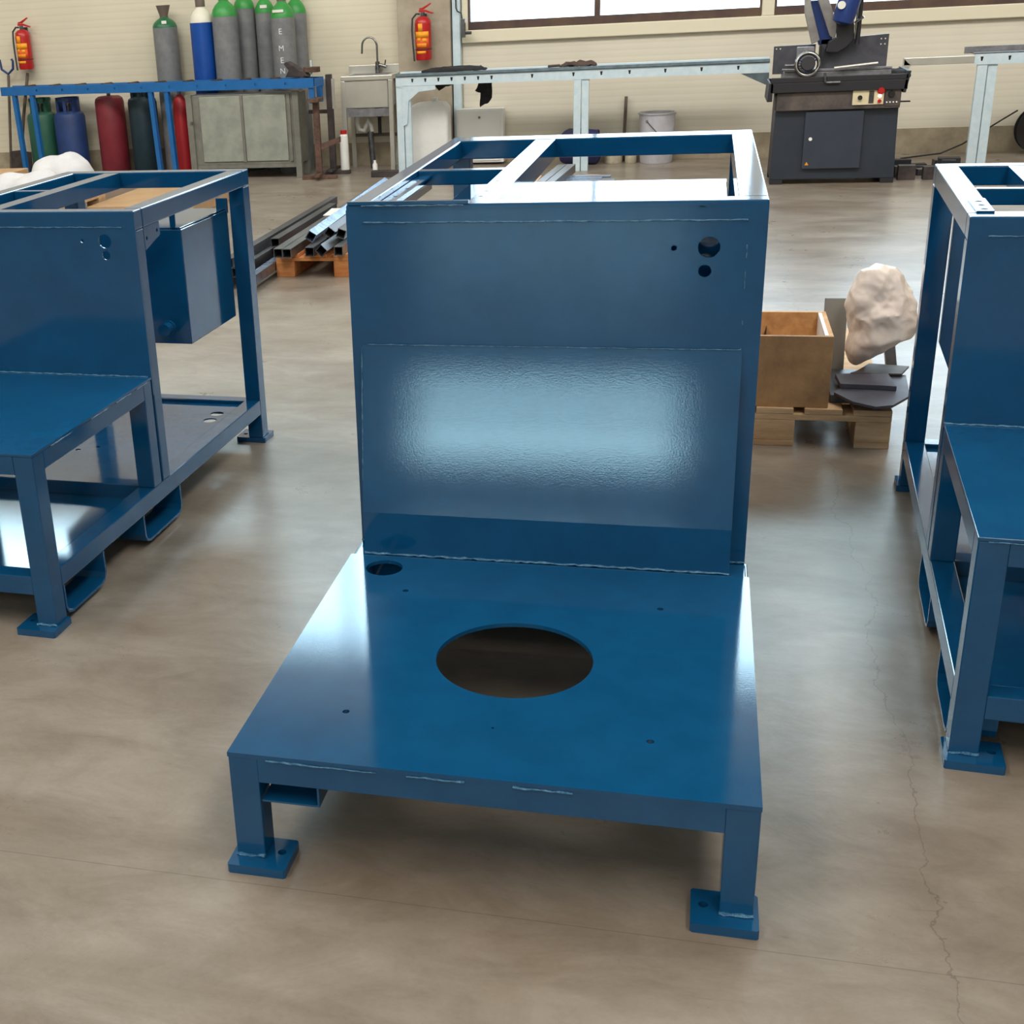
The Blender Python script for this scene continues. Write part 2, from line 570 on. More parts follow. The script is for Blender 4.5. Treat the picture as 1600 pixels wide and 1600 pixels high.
# back wall, in pieces around the sectional door and the high window
DX0, DX1, DT = -1.49, 4.2, 3.3
BW = MB()
BW.box(-14, DX0, WY, WY + 0.3, 0.226, 4.50).box(DX1, 14, WY, WY + 0.3, 0.226, 4.50)
BW.box(DX0, DX1, WY, WY + 0.3, DT, 4.50)
BW.box(-14, -9, WY, WY + 0.3, 4.50, 6.3).box(7, 14, WY, WY + 0.3, 4.50, 6.3).box(-14, 14, WY, WY + 0.3, 6.3, 7.2)
struct(BW.obj('wall_back', 'wall'))
struct(MB().box(-14, -2.2, WY - 0.02, WY + 0.3, 0, 0.226).box(-1.585, 14, WY - 0.02, WY + 0.3, 0, 0.226).obj('baseboard_back', 'plinth'))
struct(MB().box(-2.11, -1.587, WY - 0.14, WY + 0.05, 0, 4.45).obj('trim_1', 'concrete', bevel=0.008))
# high window strip
hw = MB().box(-9, 7, WY + 0.05, WY + 0.12, 4.50, 4.56).box(-9, 7, WY + 0.05, WY + 0.12, 6.24, 6.30)
for k in range(9):
    hw.box(-9 + 2 * k - 0.03, -9 + 2 * k + 0.03, WY + 0.05, WY + 0.12, 4.56, 6.24)
hw = struct(hw.obj('window_2', 'frame_dark'))
MB().box(-9, 7, WY + 0.08, WY + 0.09, 4.56, 6.24).obj('pane', 'glass', hw)
# sectional door: ribbed lower panels, cream frame, dark gaskets, glass
door = struct(MB().box(DX0, DX1, WY - 0.01, WY + 0.06, 0.226, 1.15).obj('door_1', 'door'))
fr = MB()
fr.box(DX0, DX1, WY - 0.06, WY + 0.03, 1.145, 1.26)
fr.box(DX0, DX0 + 0.06, WY - 0.05, WY + 0.03, 1.26, DT)
for x0, x1 in ((1.29, 1.40), (DX1 - 0.06, DX1)):
    fr.box(x0, x1, WY - 0.05, WY + 0.03, 1.26, DT)
for z in (1.93, 2.58, 3.22):
    fr.box(DX0, DX1, WY - 0.05, WY + 0.03, z, z + 0.08)
fr.obj('door_frame', 'door_frame', door, bevel=0.008)
gk = MB()
for x0, x1, mull in ((DX0 + 0.06, 1.29, (-0.224, -0.171)), (1.40, DX1 - 0.06, (2.78, 2.83))):
    for z0, z1 in ((1.26, 1.93), (2.01, 2.58), (2.66, 3.22)):
        gk.box(x0, x1, WY - 0.03, WY + 0.03, z0, z0 + 0.075)
        gk.box(x0, x1, WY - 0.03, WY + 0.03, z1 - 0.03, z1)
        gk.box(x0, x0 + 0.02, WY - 0.03, WY + 0.03, z0 + 0.075, z1 - 0.03)
        gk.box(x1 - 0.02, x1, WY - 0.03, WY + 0.03, z0 + 0.075, z1 - 0.03)
        gk.box(mull[0], mull[1], WY - 0.03, WY + 0.03, z0 + 0.075, z1 - 0.03)
gk.obj('window_frame', 'frame_dark', door)
MB().box(DX0, DX1, WY - 0.002, WY + 0.006, 1.3, 3.22).obj('window_pane', 'glass', door)
# guide rail with conduit and cable bracket beside the door
gr = thing('door_guide_rail', 'pale galvanised upright guide rail at the left edge of the glazed door', 'rail', (-1.53, WY - 0.07, 0))
MB().box(-0.045, 0.03, -0.03, 0.05, 0, 3.3).obj('rail', 'galv', gr, bevel=0.004)
MB().tube([(0.0, -0.055, 3.3), (0.0, -0.055, 1.47), (0.012, -0.06, 1.44), (0.05, -0.06, 1.42), (0.06, -0.06, 1.36)], 0.007).obj('cable', 'rubber', gr, smooth=True)
MB().box(0.05, 0.09, -0.09, -0.045, 1.2, 1.37).obj('roller_bracket', 'steel_raw', gr, bevel=0.004)
MB().lathe([(0.014, -0.03), (0.014, 0.03)], (0, 0, 0), 12, Matrix.Translation((0.12, -0.075, 1.24)) @ Matrix.Rotation(math.pi / 2, 4, 'Y')).obj('roller', 'rubber', gr)


# ================================================================== machine frames
def foot(leg, x, y, ix, iy, T):
    """base plate under a leg whose outer corner is x,y; plate grows inward along ix, iy"""
    w_, l_, t_, o_ = 0.111, 0.065, 0.02, 0.010
    x0, x1 = sorted((x - ix * o_, x + ix * w_))
    y0, y1 = sorted((y - iy * 0.036, y + iy * l_))
    cx, cy = x + ix * (T + 0.028), y + iy * 0.022
    c = 0.004
    out = [(x0 + c, y0), (x1 - c, y0), (x1, y0 + c), (x1, y1 - c), (x1 - c, y1), (x0 + c, y1), (x0, y1 - c), (x0, y0 + c)]
    fp = plate('foot_plate', out, [circ(cx, cy, 0.009, 20)], t_, 'blue', leg, Matrix.Translation((0, 0, t_ / 2)))
    xa, xb = sorted((x, x + ix * T))
    weld(fp, (xa, y - iy * 0.001, t_ + 0.002), (xb, y - iy * 0.001, t_ + 0.002), 0.0045)


def leg_obj(root, x, y, ix, iy, T, z1, z0=0.02, with_foot=True):
    xa, xb = sorted((x, x + ix * T))
    ya, yb = sorted((y, y + iy * T))
    l = MB().box(xa, xb, ya, yb, z0, z1).obj('leg', 'blue', root, bevel=0.0025)
    if with_foot:
        foot(l, x, y, ix, iy, T)
    return l


def main_frame():
    W, T, h, Dd, D1, D2, H = 1.0, 0.06, 0.2608, 0.968, 1.05, 2.52, 1.15
    a0, a1 = 0.01, 0.991
    root = thing('machine_frame', 'large blue welded machine frame in the centre, low front table with big round hole', 'machine frame')
    # table plate with its holes
    holes = [circ(0.498, 0.468, 0.170, 72), circ(0.107, 0.893, 0.047, 40)]
    for x, y in ((0.19, 0.768), (0.798, 0.760), (0.192, 0.189), (0.800, 0.182)):
        holes.append(circ(x, y, 0.0075, 16))
    holes.append(circ(0.496, 0.178, 0.003, 10))
    dp = plate('table_plate', [(0, 0), (W, 0), (W, Dd), (0, Dd)], holes, 0.01, 'blue', root, Matrix.Translation((0, 0, h - 0.005)))
    # table rails
    zt = h - 0.01
    MB().box(T + 0.0012, W - T - 0.0012, 0.001, T, zt - 0.053, zt).obj('front_rail', 'blue', root)
    for x0 in (0.001, W - T - 0.001):
        MB().box(x0, x0 + T, T, D1 + 0.02, zt - 0.053, zt).obj('side_rail', 'blue', root, bevel=0.003)
    # the tube between the table and the cabinet
    MB().box(a0 - 0.002, a1 + 0.002, Dd, D1 - 0.002, zt - 0.06, h - 0.003).obj('cross_rail', 'blue', root, bevel=0.003)
    leg_obj(root, 0.001, 0.001, 1, 1, T, zt)
    leg_obj(root, W - 0.001, 0.001, -1, 1, T, zt)
    MB().box(a0, a1, D1 + 0.30, D1 + 0.306, 0.012, 0.127).obj('light_block_panel', 'blue', root)  # added panel that keeps back light out from under the table
    # cable duct under the left side of the table
    d = MB()
    d.box(0.064, 0.182, 0.004, 0.96, 0.152, 0.156).box(0.178, 0.182, 0.004, 0.96, 0.156, 0.197).box(0.064, 0.068, 0.062, 0.96, 0.156, 0.197)
    d.obj('cable_duct', 'blue', root)
    weld(root, (0.08, -0.001, h - 0.011), (0.30, -0.001, h - 0.012), 0.0022)
    weld(root, (0.36, -0.001, h - 0.012), (0.47, -0.001, h - 0.012), 0.0022)
    weld(root, (0.56, -0.001, h - 0.012), (0.67, -0.001, h - 0.012), 0.0022)
    # cabinet legs (front ones inside the sheet, back ones open)
    leg_obj(root, a0 + 0.004, D1 + 0.006, 1, 1, T, H - 0.06, with_foot=False, z0=0.0)
    leg_obj(root, a1 - 0.004, D1 + 0.006, -1, 1, T, H - 0.06, with_foot=False, z0=0.0)
    leg_obj(root, a0 + 0.004, D2, 1, -1, T, H - 0.06)
    leg_obj(root, a1 - 0.004, D2, -1, -1, T, H - 0.06)
    # front sheet with holes
    fh = [circ(0.866, 1.0445, 0.0245, 36), circ(0.859, 0.990, 0.0145, 28), circ(0.788, 1.043, 0.0065, 16), circ(0.847, 1.134, 0.0065, 16)]
    plate('front_panel', [(a0, 0.2), (a1, 0.2), (a1, H - 0.012), (a0, H - 0.012)], fh, 0.006, 'blue', root, XZ(D1 + 0.003))
    MB().box(0.74, 0.93, D1 + 0.0705, D1 + 0.075, 0.93, 1.08).obj('inner_plate', 'blue', root)
    weld(root, (0.054, D1 - 0.001, 1.108), (0.948, D1 - 0.001, 1.106), 0.0024)
    for z0, z1 in ((1.02, 1.05), (0.95, 0.99), (0.86, 0.875), (0.80, 0.81)):
        weld(root, (0.949, D1 - 0.001, z0), (0.949, D1 - 0.001, z1), 0.0018)
    # folded splash panel
    yb, y0 = 0.975, 0.262
    prof = [(yb, y0), (yb, 0.378), (1.0475, 0.805)]
    t = 0.004
    pr = prof + [(1.0498, 0.805), (yb + t, 0.378), (yb + t, y0)]
    MB().prism(pr, 'x', 0.036, 0.953).obj('splash_panel', 'blue', root)
    weld(root, (0.036, yb - 0.001, y0 + 0.001), (0.953, yb - 0.001, y0 + 0.001), 0.0035)
    weld(root, (0.955, D1 - 0.001, h + 0.001), (a1, D1 - 0.001, h + 0.001), 0.003)
    weld(root, (0.010, D1 - 0.003, h + 0.008), (0.03, D1 - 0.003, h + 0.008), 0.003)
    weld(root, (0.050, 1.0465, 0.8055), (0.95, 1.0465, 0.8055), 0.0014)
    weld(root, (0.0355, 0.99, 0.46), (0.0355, 1.045, 0.80), 0.0018)
    # top frame
    zb = H - 0.06
    MB().box(a0, a1, D1 + 0.002, D1 + 0.060, zb, H).obj('top_front_rail', 'blue', root, bevel=0.004)
    MB().box(a0, a1, D2 - 0.12, D2, zb, H).obj('top_back_rail', 'blue', root, bevel=0.004)
    MB().box(a0, a0 + 0.045, D1 + 0.06, D2 - 0.12, zb, H).obj('top_side_rail', 'blue', root, bevel=0.004)
    MB().box(a1 - 0.065, a1, D1 + 0.06, D2 - 0.12, zb, H).obj('top_side_rail', 'blue', root, bevel=0.004)
    br = plate('top_middle_rail', [(0.305, D1 + 0.06), (0.37, D1 + 0.06), (0.37, D2 - 0.12), (0.305, D2 - 0.12)],
               [circ(0.322, 1.17 + 0.09 * k, 0.006, 12) for k in range(5)], 0.06, 'blue', root, Matrix.Translation((0, 0, H - 0.031)))
    MB().box(a0 + 0.045, 0.305, 1.69, 1.73, zb + 0.015, H - 0.004).obj('top_cross_rail', 'blue', root, bevel=0.003)
    plate('mounting_strip', [(0.058, 1.12), (0.094, 1.12), (0.094, 1.69), (0.058, 1.69)],
          [circ(0.077, 1.16 + 0.14 * k, 0.006, 12) for k in range(4)], 0.005, 'blue', root, Matrix.Translation((0, 0, H - 0.02)))
    MB().box(0.015, 0.312, D1 - 0.0015, D1 + 0.012, H + 0.0005, H + 0.008).obj('top_lip', 'blue', root)
    weld(root, (0.05, D1 - 0.002, H - 0.002), (0.30, D1 - 0.002, H - 0.002), 0.002)
    # tank box hanging inside
    MB().box(0.076, 0.920, 1.60, D2 - 0.07, 0.50, 1.005).obj('tank', 'blue', root, bevel=0.003)
    # base frame and floor pan of the cabinet
    for x0 in (a0 + 0.004, a1 - T - 0.004):
        MB().box(x0, x0 + T, D1 + 0.07, D2 - T, 0.115, 0.175).obj('base_side_rail', 'blue', root, bevel=0.003)
    for ya in (D1 + 0.008, D2 - T + 0.002):
        MB().box(a0 + T + 0.004, a1 - T - 0.004, ya, ya + 0.055, 0.115, 0.175).obj('base_cross_rail', 'blue', root, bevel=0.003)
    MB().box(a0 + T, a1 - T, D1 + 0.06, D2 - T, 0.128, 0.134).obj('floor_pan', 'blue', root)
    return root


def small_frame(label):
    """taller-table version: lower rails, two floor pans, fork loops, hanging tank"""
    W, T, h, D1, D2, H = 0.75, 0.06, 0.531, 0.752, 1.722, 1.051
    root = thing('machine_frame', label, 'machine frame', group='blue frames with raised front table')
    MB().box(0, W, 0, D1 - 0.002, h - 0.008, h).obj('table_plate', 'blue', root, bevel=0.0015)
    zt = h - 0.0085
    MB().box(T + 0.0012, W - T - 0.0012, 0.001, T, zt - 0.052, zt).obj('front_rail', 'blue', root)
    for x0 in (0.001, W - T - 0.001):
        MB().box(x0, x0 + T, T, D1 - 0.06, zt - 0.052, zt).obj('side_rail', 'blue', root, bevel=0.003)
    for sx, ix in ((0.001, 1), (W - 0.001, -1)):
        leg_obj(root, sx, 0.001, ix, 1, T, zt)
        xa, xb = sorted((sx, sx + ix * T))
        MB().box(xa, xb, D1 - 0.062, D1 - 0.006, 0.175, zt).obj('rear_table_post', 'blue', root, bevel=0.003)
        MB().box(xa, xb, D1 + 0.007, D1 + 0.06, 0.175, H - 0.06).obj('upright_post', 'blue', root, bevel=0.003)
        leg_obj(root, sx, D2, ix, -1, T, H - 0.06)
        # long base rail
        MB().box(xa, xb, T + 0.001, D2 - T - 0.001, 0.117, 0.175).obj('base_side_rail', 'blue', root, bevel=0.003)
    for ya in (0.002, D1 - 0.03, D2 - T + 0.002):
        MB().box(T + 0.001, W - T - 0.001, ya, ya + 0.055, 0.11, 0.168).obj('base_cross_rail', 'blue', root, bevel=0.003)
    MB().box(T, W - T, 0.057, D1 - 0.03, 0.118, 0.123).obj('floor_pan', 'blue', root)
    plate('floor_pan', [(T, D1 + 0.025), (W - T, D1 + 0.025), (W - T, D2 - T), (T, D2 - T)],
          [circ(W - 0.129, 1.453, 0.026, 28), circ(W - 0.133, 1.535, 0.026, 28), circ(W - 0.48, 1.06, 0.01, 16), circ(W - 0.42, 1.10, 0.008, 16)],
          0.005, 'blue', root, Matrix.Translation((0, 0, 0.152)))
    # fork loops: bent flat bar hanging under the base rails
    for y0, y1 in ((0.065, 0.315), (0.59, 0.88)):
        for xa in (0.002, W - 0.102):
            xb = xa + 0.10
            zo, zi, t = 0.018, 0.117, 0.008
            outl = [(y0, zi), (y0, zo + 0.03), (y0 + 0.012, zo + 0.008), (y0 + 0.035, zo), (y1 - 0.035, zo), (y1 - 0.012, zo + 0.008), (y1, zo + 0.03), (y1, zi),
                    (y1 - t, zi), (y1 - t, zo + 0.032), (y1 - t - 0.008, zo + 0.014), (y1 - 0.037, zo + t), (y0 + 0.037, zo + t), (y0 + t + 0.008, zo + 0.014), (y0 + t, zo + 0.032), (y0 + t, zi)]
            MB().prism(outl, 'x', xa, xb).obj('fork_loop', 'blue', root)
    # cabinet front sheet
    fh = [circ(W - 0.107, 0.9605, 0.0215, 32), circ(W - 0.108, 0.917, 0.014, 24), circ(W - 0.185, 0.9615, 0.006, 14)]
    plate('front_panel', [(0, h - 0.06), (W, h - 0.06), (W, H - 0.010), (0, H - 0.010)], fh, 0.006, 'blue', root, XZ(D1 + 0.003))
    weld(root, (0.045, D1 - 0.001, 1.005), (W - 0.043, D1 - 0.001, 1.003), 0.0022)
    weld(root, (0.0, D1 - 0.004, h + 0.001), (W - 0.01, D1 - 0.004, h + 0.001), 0.0030)
    for a_, b_ in ((0.10, 0.22), (0.34, 0.44), (0.50, 0.60), (0.64, 0.72)):
        weld(root, (W + 0.0005, a_, h - 0.0085), (W + 0.0005, b_, h - 0.0085), 0.0018)
    weld(root, (0.02, -0.001, h - 0.0085), (0.14, -0.001, h - 0.0085), 0.0018)
    # top frame
    zb = H - 0.058
    MB().box(0, W, D1 + 0.002, D1 + 0.058, zb, H).obj('top_front_rail', 'blue', root, bevel=0.004)
    MB().box(0, W, D2 - 0.062, D2, zb, H).obj('top_back_rail', 'blue', root, bevel=0.004)
    for x0 in (0, W - 0.062):
        MB().box(x0, x0 + 0.062, D1 + 0.058, D2 - 0.062, zb, H).obj('top_side_rail', 'blue', root, bevel=0.004)
    plate('top_middle_rail', [(0.195, D1 + 0.058), (0.254, D1 + 0.058), (0.254, D2 - 0.062), (0.195, D2 - 0.062)],
          [], 0.056, 'blue', root, Matrix.Translation((0, 0, H - 0.029)))
    MB().box(0.062, 0.195, 1.215, 1.245, zb + 0.012, H - 0.002).obj('top_cross_rail', 'blue', root, bevel=0.003)
    plate('corner_bracket', [(0.02, D1 + 0.06), (0.06, D1 + 0.06), (0.06, D1 + 0.26), (0.02, D1 + 0.26)],
          [circ(0.04, D1 + 0.09 + 0.06 * k, 0.009, 14) for k in range(3)], 0.004, 'blue', root, Matrix.Translation((0, 0, H + 0.0025)))
    # side bracket plate below the top rail
    YZ = Matrix(((0, 0, 1, W - 0.004), (1, 0, 0, 0), (0, 1, 0, 0), (0, 0, 0, 1)))
    plate('side_bracket', [(D1 + 0.062, H - 0.13), (D1 + 0.175, H - 0.10), (D1 + 0.175, H - 0.0585), (D1 + 0.062, H - 0.0585)],
          [circ(D1 + 0.078, H - 0.095, 0.006, 12), circ(D1 + 0.155, H - 0.083, 0.006, 12)], 0.005, 'blue', root, YZ)
    # hanging tank
    tk = MB().box(0.064, W - 0.07, 1.235, D2 - 0.062, 0.51, 0.912).obj('tank', 'blue', root, bevel=0.003)
    MB().box(0.068, W - 0.075, 1.24, D2 - 0.067, 0.9125, 0.918).obj('tank_lid', 'blue', tk, bevel=0.002)
    MB().lathe([(0.022, -0.035), (0.022, 0.0), (0.026, 0.0), (0.026, 0.012)], (0, 0, 0), 20,
               Matrix.Translation((W - 0.14, 1.20, 0.575)) @ Matrix.Rotation(-math.pi / 2, 4, 'X')).obj('drain_socket', 'blue', tk, smooth=True)
    MB().box(W - 0.11, W - 0.065, D2 - 0.075, D2 - 0.064, 0.90, 0.955).obj('hanger_lug', 'blue', tk, bevel=0.003)
    MB().box(W - 0.11, W - 0.090, 1.236, 1.242, 0.918, 0.992).obj('hanger_lug', 'blue', tk)
    return root


main_frame()
smf = small_frame('blue machine frame at the left edge, raised table and hanging tank box open to view')
smf.location = (-1.8465 + 0.25 * math.cos(-0.0379), 0.9219 + 0.25 * math.sin(-0.0379), 0)
smf.rotation_euler = (0, 0, -0.0379)
smr = copy_tree(smf)
smr['label'] = 'blue machine frame at the right edge, beside the pallet with the wooden box'
smr.location = (1.4212, 0.6375, 0)
smr.rotation_euler = (0, 0, -0.0612)


# ================================================================== pallets and what lies on them
def pallet(name, label, x0, x1, y0, y1, m, nb=3, zt=0.144):
    root = thing(name, label, 'pallet', ((x0 + x1) / 2, (y0 + y1) / 2, 0), group='wooden transport pallets')
    hx, hy = (x1 - x0) / 2, (y1 - y0) / 2
    bw = [0.12, 0.145, 0.12]
    xs = [-hx, -0.0725, hx - 0.12]
    for i in range(3):
        for yy in (-hy, -0.07, hy - 0.14):
            MB().box(xs[i], xs[i] + bw[i], yy, yy + 0.14, 0.022, 0.1).obj('block', m, root, bevel=0.003)
        MB().box(xs[i], xs[i] + bw[i], -hy, hy, 0.0, 0.022).obj('bottom_board', m, root, bevel=0.002)
    for yy in (-hy, -0.07, hy - 0.14):
        MB().box(-hx, hx, yy, yy + 0.14, 0.1, 0.122).obj('stringer_board', m, root, bevel=0.002)
    n = 5
    wd = 2 * hx / n - 0.03
    for i in range(n):
        xx = -hx + i * (2 * hx - wd) / (n - 1)
        MB().box(xx, xx + wd, -hy, hy, 0.1225, zt).obj('deck_board', m, root, bevel=0.002)
    return root


pallet('wooden_pallet', 'wooden pallet on the floor under the particle board box', 0.74, 1.54, 2.72, 3.92, 'pallet')
pallet('wooden_pallet', 'orange-toned wooden pallet under the pile of square steel tubes', -1.73, -0.83, 5.68, 6.88, 'pallet_or')

# open particle-board box
bx = thing('wooden_box', 'open particle board box with stained front standing on the pallet', 'box', (1.06, 2.735, 0.1445))
MB().box(-0.27, 0.262, 0, 0.016, 0, 0.265).obj('front_board', 'osb_dirty', bx, bevel=0.0015)
MB().box(-0.27, 0.262, 0.37, 0.386, 0, 0.265).obj('back_board', 'osb', bx, bevel=0.0015)
MB().box(0.246, 0.262, 0.0165, 0.3695, 0, 0.264).obj('side_board', 'osb', bx, bevel=0.0015)
MB().box(-0.27, -0.254, 0.0165, 0.3695, 0, 0.264).obj('side_board', 'osb', bx, bevel=0.0015)
MB().box(-0.2535, 0.2455, 0.0165, 0.3695, 0, 0.012).obj('bottom_board', 'osb', bx)
MB().box(0.2335, 0.2455, 0.02, 0.366, 0.013, 0.2645).obj('edge_strip', 'white_plastic', bx)
tag(MB().prism([(0.0, 0.0), (0.05, 0.0), (0.05, 0.055)], 'y', 0, 0.02).obj('steel_offcut', 'steel_dark'),
    'small dark triangular steel offcut inside the particle board box', 'offcut').location = (1.07, 2.98, 0.30)
bpy.data.objects['steel_offcut'].location = (1.06, 3.09, 0.157)
bpy.data.objects['steel_offcut'].scale = (1, 1, 3.6)

# grey sheets leaning beside the box
sh = tag(MB().box(0, 0.085, 0, 0.006, 0, 0.30).obj('steel_sheet', 'grey_sheet', bevel=0.002),
         'grey steel sheet leaning upright between the box and the paper wrap', 'sheet')
sh.location = (1.325, 3.16, 0.145)
sh.rotation_euler = (math.radians(-14), 0, 0)
sh2 = tag(MB().box(0, 0.12, 0, 0.35, 0, 0.03).obj('steel_offcut', 'steel_dark', bevel=0.002),
          'flat dark steel block beside the right wall of the particle board box', 'offcut')
sh2.location = (1.333, 2.80, 0.145)


def sheet_piece(label, outline, z, t, m, name='sheet_offcut'):
    cx = sum(p[0] for p in outline) / len(outline)
    cy = sum(p[1] for p in outline) / len(outline)
    o = MB().prism([(p[0] - cx, p[1] - cy) for p in outline], 'z', 0, t).obj(name, m, bevel=0.001)
    o.location = (cx, cy, z)
    return tag(o, label, 'sheet offcut', 'sheet metal offcuts on the box pallet')


sheet_piece('large dark sheet offcut with rounded front, lowest on the pallet by the box', [(1.345, 2.80), (1.40, 2.69), (1.47, 2.635), (1.53, 2.66), (1.60, 2.78), (1.62, 3.05), (1.46, 3.05)], 0.1755, 0.010, 'slate')
sheet_piece('bluish grey slab-like sheet offcut lying in front of the paper wrap', [(1.362, 2.985), (1.37, 2.85), (1.50, 2.84), (1.56, 2.83), (1.55, 3.0)], 0.186, 0.018, 'slate')
sheet_piece('small brown-black sheet offcut tucked under the paper wrap', [(1.45, 3.06), (1.42, 3.02), (1.60, 3.02), (1.64, 3.13), (1.50, 3.16)], 0.190, 0.008, 'saw_panel')
t2 = tag(MB().box(-0.02, 0.02, -0.02, 0.02, 0, 0.21).obj('steel_bracket', 'cast', bevel=0.003),
         'thin upright steel bracket standing to the right of the paper wrap', 'bracket')
t2.location = (1.60, 3.29, 0.145)
t2.rotation_euler = (0, math.radians(-10), 0)
# crumpled paper wrap
def bagp(a, ph):
    # silhouette: narrow foot at lower left, big rounded head
    z = math.cos(ph)
    r = math.sin(ph)
    w_ = 0.125 + 0.02 * z
    d = 0.115
    x = w_ * r * math.cos(a)
    y = d * r * math.sin(a)
    zz = 0.185 * z
    if z < -0.35:
        k = (-0.35 - z) / 0.65
        x += -0.085 * k
        x *= 1 - 0.25 * k
    v = Vector((x, y, zz))
    n = noise.noise(v * 6) * 0.04 + noise.noise(v * 17 + Vector((5, 1, 2))) * 0.008
    n += (0.25 - abs(noise.noise(v * 12 + Vector((9, 4, 1))))) * 0.022 + (0.2 - abs(noise.noise(v * 30 + Vector((2, 4, 1))))) * 0.008
    dirv = Vector((math.cos(a) * r, math.sin(a) * r, z))
    return v + dirv * n


bg = blob('paper_wrap', 'paper', None, bagp, 110, 80)
bg.location = (1.515, 3.13, 0.395)
tag(bg, 'large crumpled off-white paper wrap standing on the pallet beside the box', 'packing paper')


# hollow square tubes
def sq_tube(length, s, wall=0.004, mname='steel_raw'):
    mb = MB()
    h = s / 2
    o = [(-h, -h), (h, -h), (h, h), (-h, h)]
    i_ = [(a * (h - wall) / h, b * (h - wall) / h) for a, b in o]
    V = {}
    for k, pts in (('o', o), ('i', i_)):
        for e, y in ((0, 0.0), (1, length)):
            V[k, e] = [mb.bm.verts.new((p[0], y, p[1])) for p in pts]
    for j in range(4):
        q = (j + 1) % 4
        mb.bm.faces.new((V['o', 0][j], V['o', 0][q], V['o', 1][q], V['o', 1][j]))
        mb.bm.faces.new((V['i', 0][q], V['i', 0][j], V['i', 1][j], V['i', 1][q]))
        for e in (0, 1):
            mb.bm.faces.new((V['o', e][j], V['o', e][q], V['i', e][q], V['i', e][j]))
    me_o = mb.obj('square_steel_tube', mname)
    return me_o


G1 = 'square steel tubes piled on the orange pallet'
zP = 0.1445
S = 0.056
tubes = [  # x, y near, z centre, length, roll deg, yaw deg, material, label
    (-1.672, 5.56, zP + S / 2, 3.0, 0, 0.6, 'steel_raw', 'square steel tube with open end, leftmost at the front edge of the orange pallet'),
    (-1.612, 5.55, zP + S / 2, 3.0, 0, 0.6, 'steel_raw', 'square steel tube lying tight against the leftmost one at the pallet front edge'),
    (-1.480, 5.60, zP + S / 2, 2.6, 0, 0.4, 'steel_dark', 'square steel tube lying flat and alone in the middle of the pallet front edge'),
    (-1.396, 5.57, zP + S * 0.72, 2.6, 45, 0.0, 'steel_dark', 'square steel tube rolled onto its edge like a diamond at the pallet front'),
    (-1.300, 5.62, zP + S / 2, 2.8, 0, 0.0, 'steel_raw', 'square steel tube lying flat to the right of the diamond-turned tube'),
    (-1.520, 5.78, zP + S * 1.62, 2.4, 32, 1.8, 'steel_blue', 'bright blue-silver square tube tilted on top of the pile'),
    (-1.430, 5.90, zP + S * 1.62, 2.4, 38, 1.2, 'steel_dark', 'dark square tube on top of the pile, set back between two bright ones'),
    (-1.336, 5.83, zP + S * 1.74, 2.4, 20, 0.6, 'steel_raw', 'silvery tilted square tube on top of the pile, nearest the centre frame'),
]
for x, y, z, L_, roll, yaw, mm, lab in tubes:
    t_ = sq_tube(L_, S, mname=mm)
    t_.rotation_euler = (0, math.radians(roll), math.radians(yaw))
    t_.location = (x, y, z)
    tag(t_, lab, 'steel tube', G1)
GL = 'long square tubes lying left of the orange pallet'
for x, y, z, L_, roll, yaw, mm, lab in [
    (-1.752, 5.12, 0.070, 2.6, 0, 0.9, 'steel_blue', 'square tube with shiny edge lying on the floor against the left side of the pallet'),
    (-1.800, 5.90, 0.175, 1.45, 0, 0.3, 'steel_dark', 'square tube with dark open near end left of the orange pallet, above the floor'),
    (-1.905, 5.30, 0.165, 2.45, 0, 0.2, 'steel_dark', 'dark square tube reaching farthest back, outermost of the left tubes'),
    (-1.860, 5.30, 0.105, 1.65, 0, 0.2, 'steel_dark', 'dark square tube ending short beneath the outermost left tube'),
    (-1.925, 5.20, 0.045, 2.5, 0, 0.0, 'steel_dark', 'dark square tube lying lowest on the floor under the left tubes'),
    (-1.830, 5.95, 0.045, 1.6, 0, 0.0, 'steel_dark', 'dark square tube on the floor below the open-ended left tube'),
]:
    t_ = sq_tube(L_, S * 1.0, mname=mm)
    t_.rotation_euler = (0, math.radians(roll), math.radians(yaw))
    t_.location = (x, y, z)
    tag(t_, lab, 'steel tube', GL)
pp = tag(MB().box(-0.05, 0.05, -0.16, 0.16, 0, 0.001).obj('paper_sheet', 'label'), 'white sheet of paper lying on the steel tubes', 'paper')
pp.location = (-1.69, 6.95, zP + S + 0.001)
pp.rotation_euler = (0, 0, math.radians(4))

# stock lying further back, seen through the open top of the centre frame
pallet('wooden_pallet', 'wooden pallet seen through the open centre frame, under stacked profiles', -0.75, 0.02, 7.95, 9.1, 'pallet')
for x, lab in ((-0.335, 'right one of two square tubes seen through the open centre frame'), (-0.41, 'left one of two square tubes seen through the open centre frame')):
    t_ = sq_tube(1.35, 0.068, mname='steel_raw')
    t_.location = (x + 0.02, 7.88, 0.1445 + 0.036)
    t_.rotation_euler = (0, 0, math.radians(-3.5))
    tag(t_, lab, 'steel tube', 'square tubes behind the centre frame')
places = ['nearest the camera', 'second from the camera', 'third from the camera', 'brown bar', 'just past the brown bar', 'third from the far end', 'second from the far end', 'at the far end']
for k in range(8):
    b_ = MB().box(0, 0.30 + 0.05 * (k % 3), 0, 0.10, 0, 0.012 + 0.006 * (k == 3)).obj('flat_steel_bar', 'steel_blue' if k != 3 else 'rust', bevel=0.001)
    b_.location = (-0.245 + 0.012 * (k % 2), 8.0 + 0.125 * k, 0.1445)
    tag(b_, 'short rust-brown flat bar among the pale bars behind the centre frame' if k == 3 else 'short pale flat bar on the pallet behind the centre frame, ' + places[k],
        'steel bar', 'flat bars behind the centre frame')

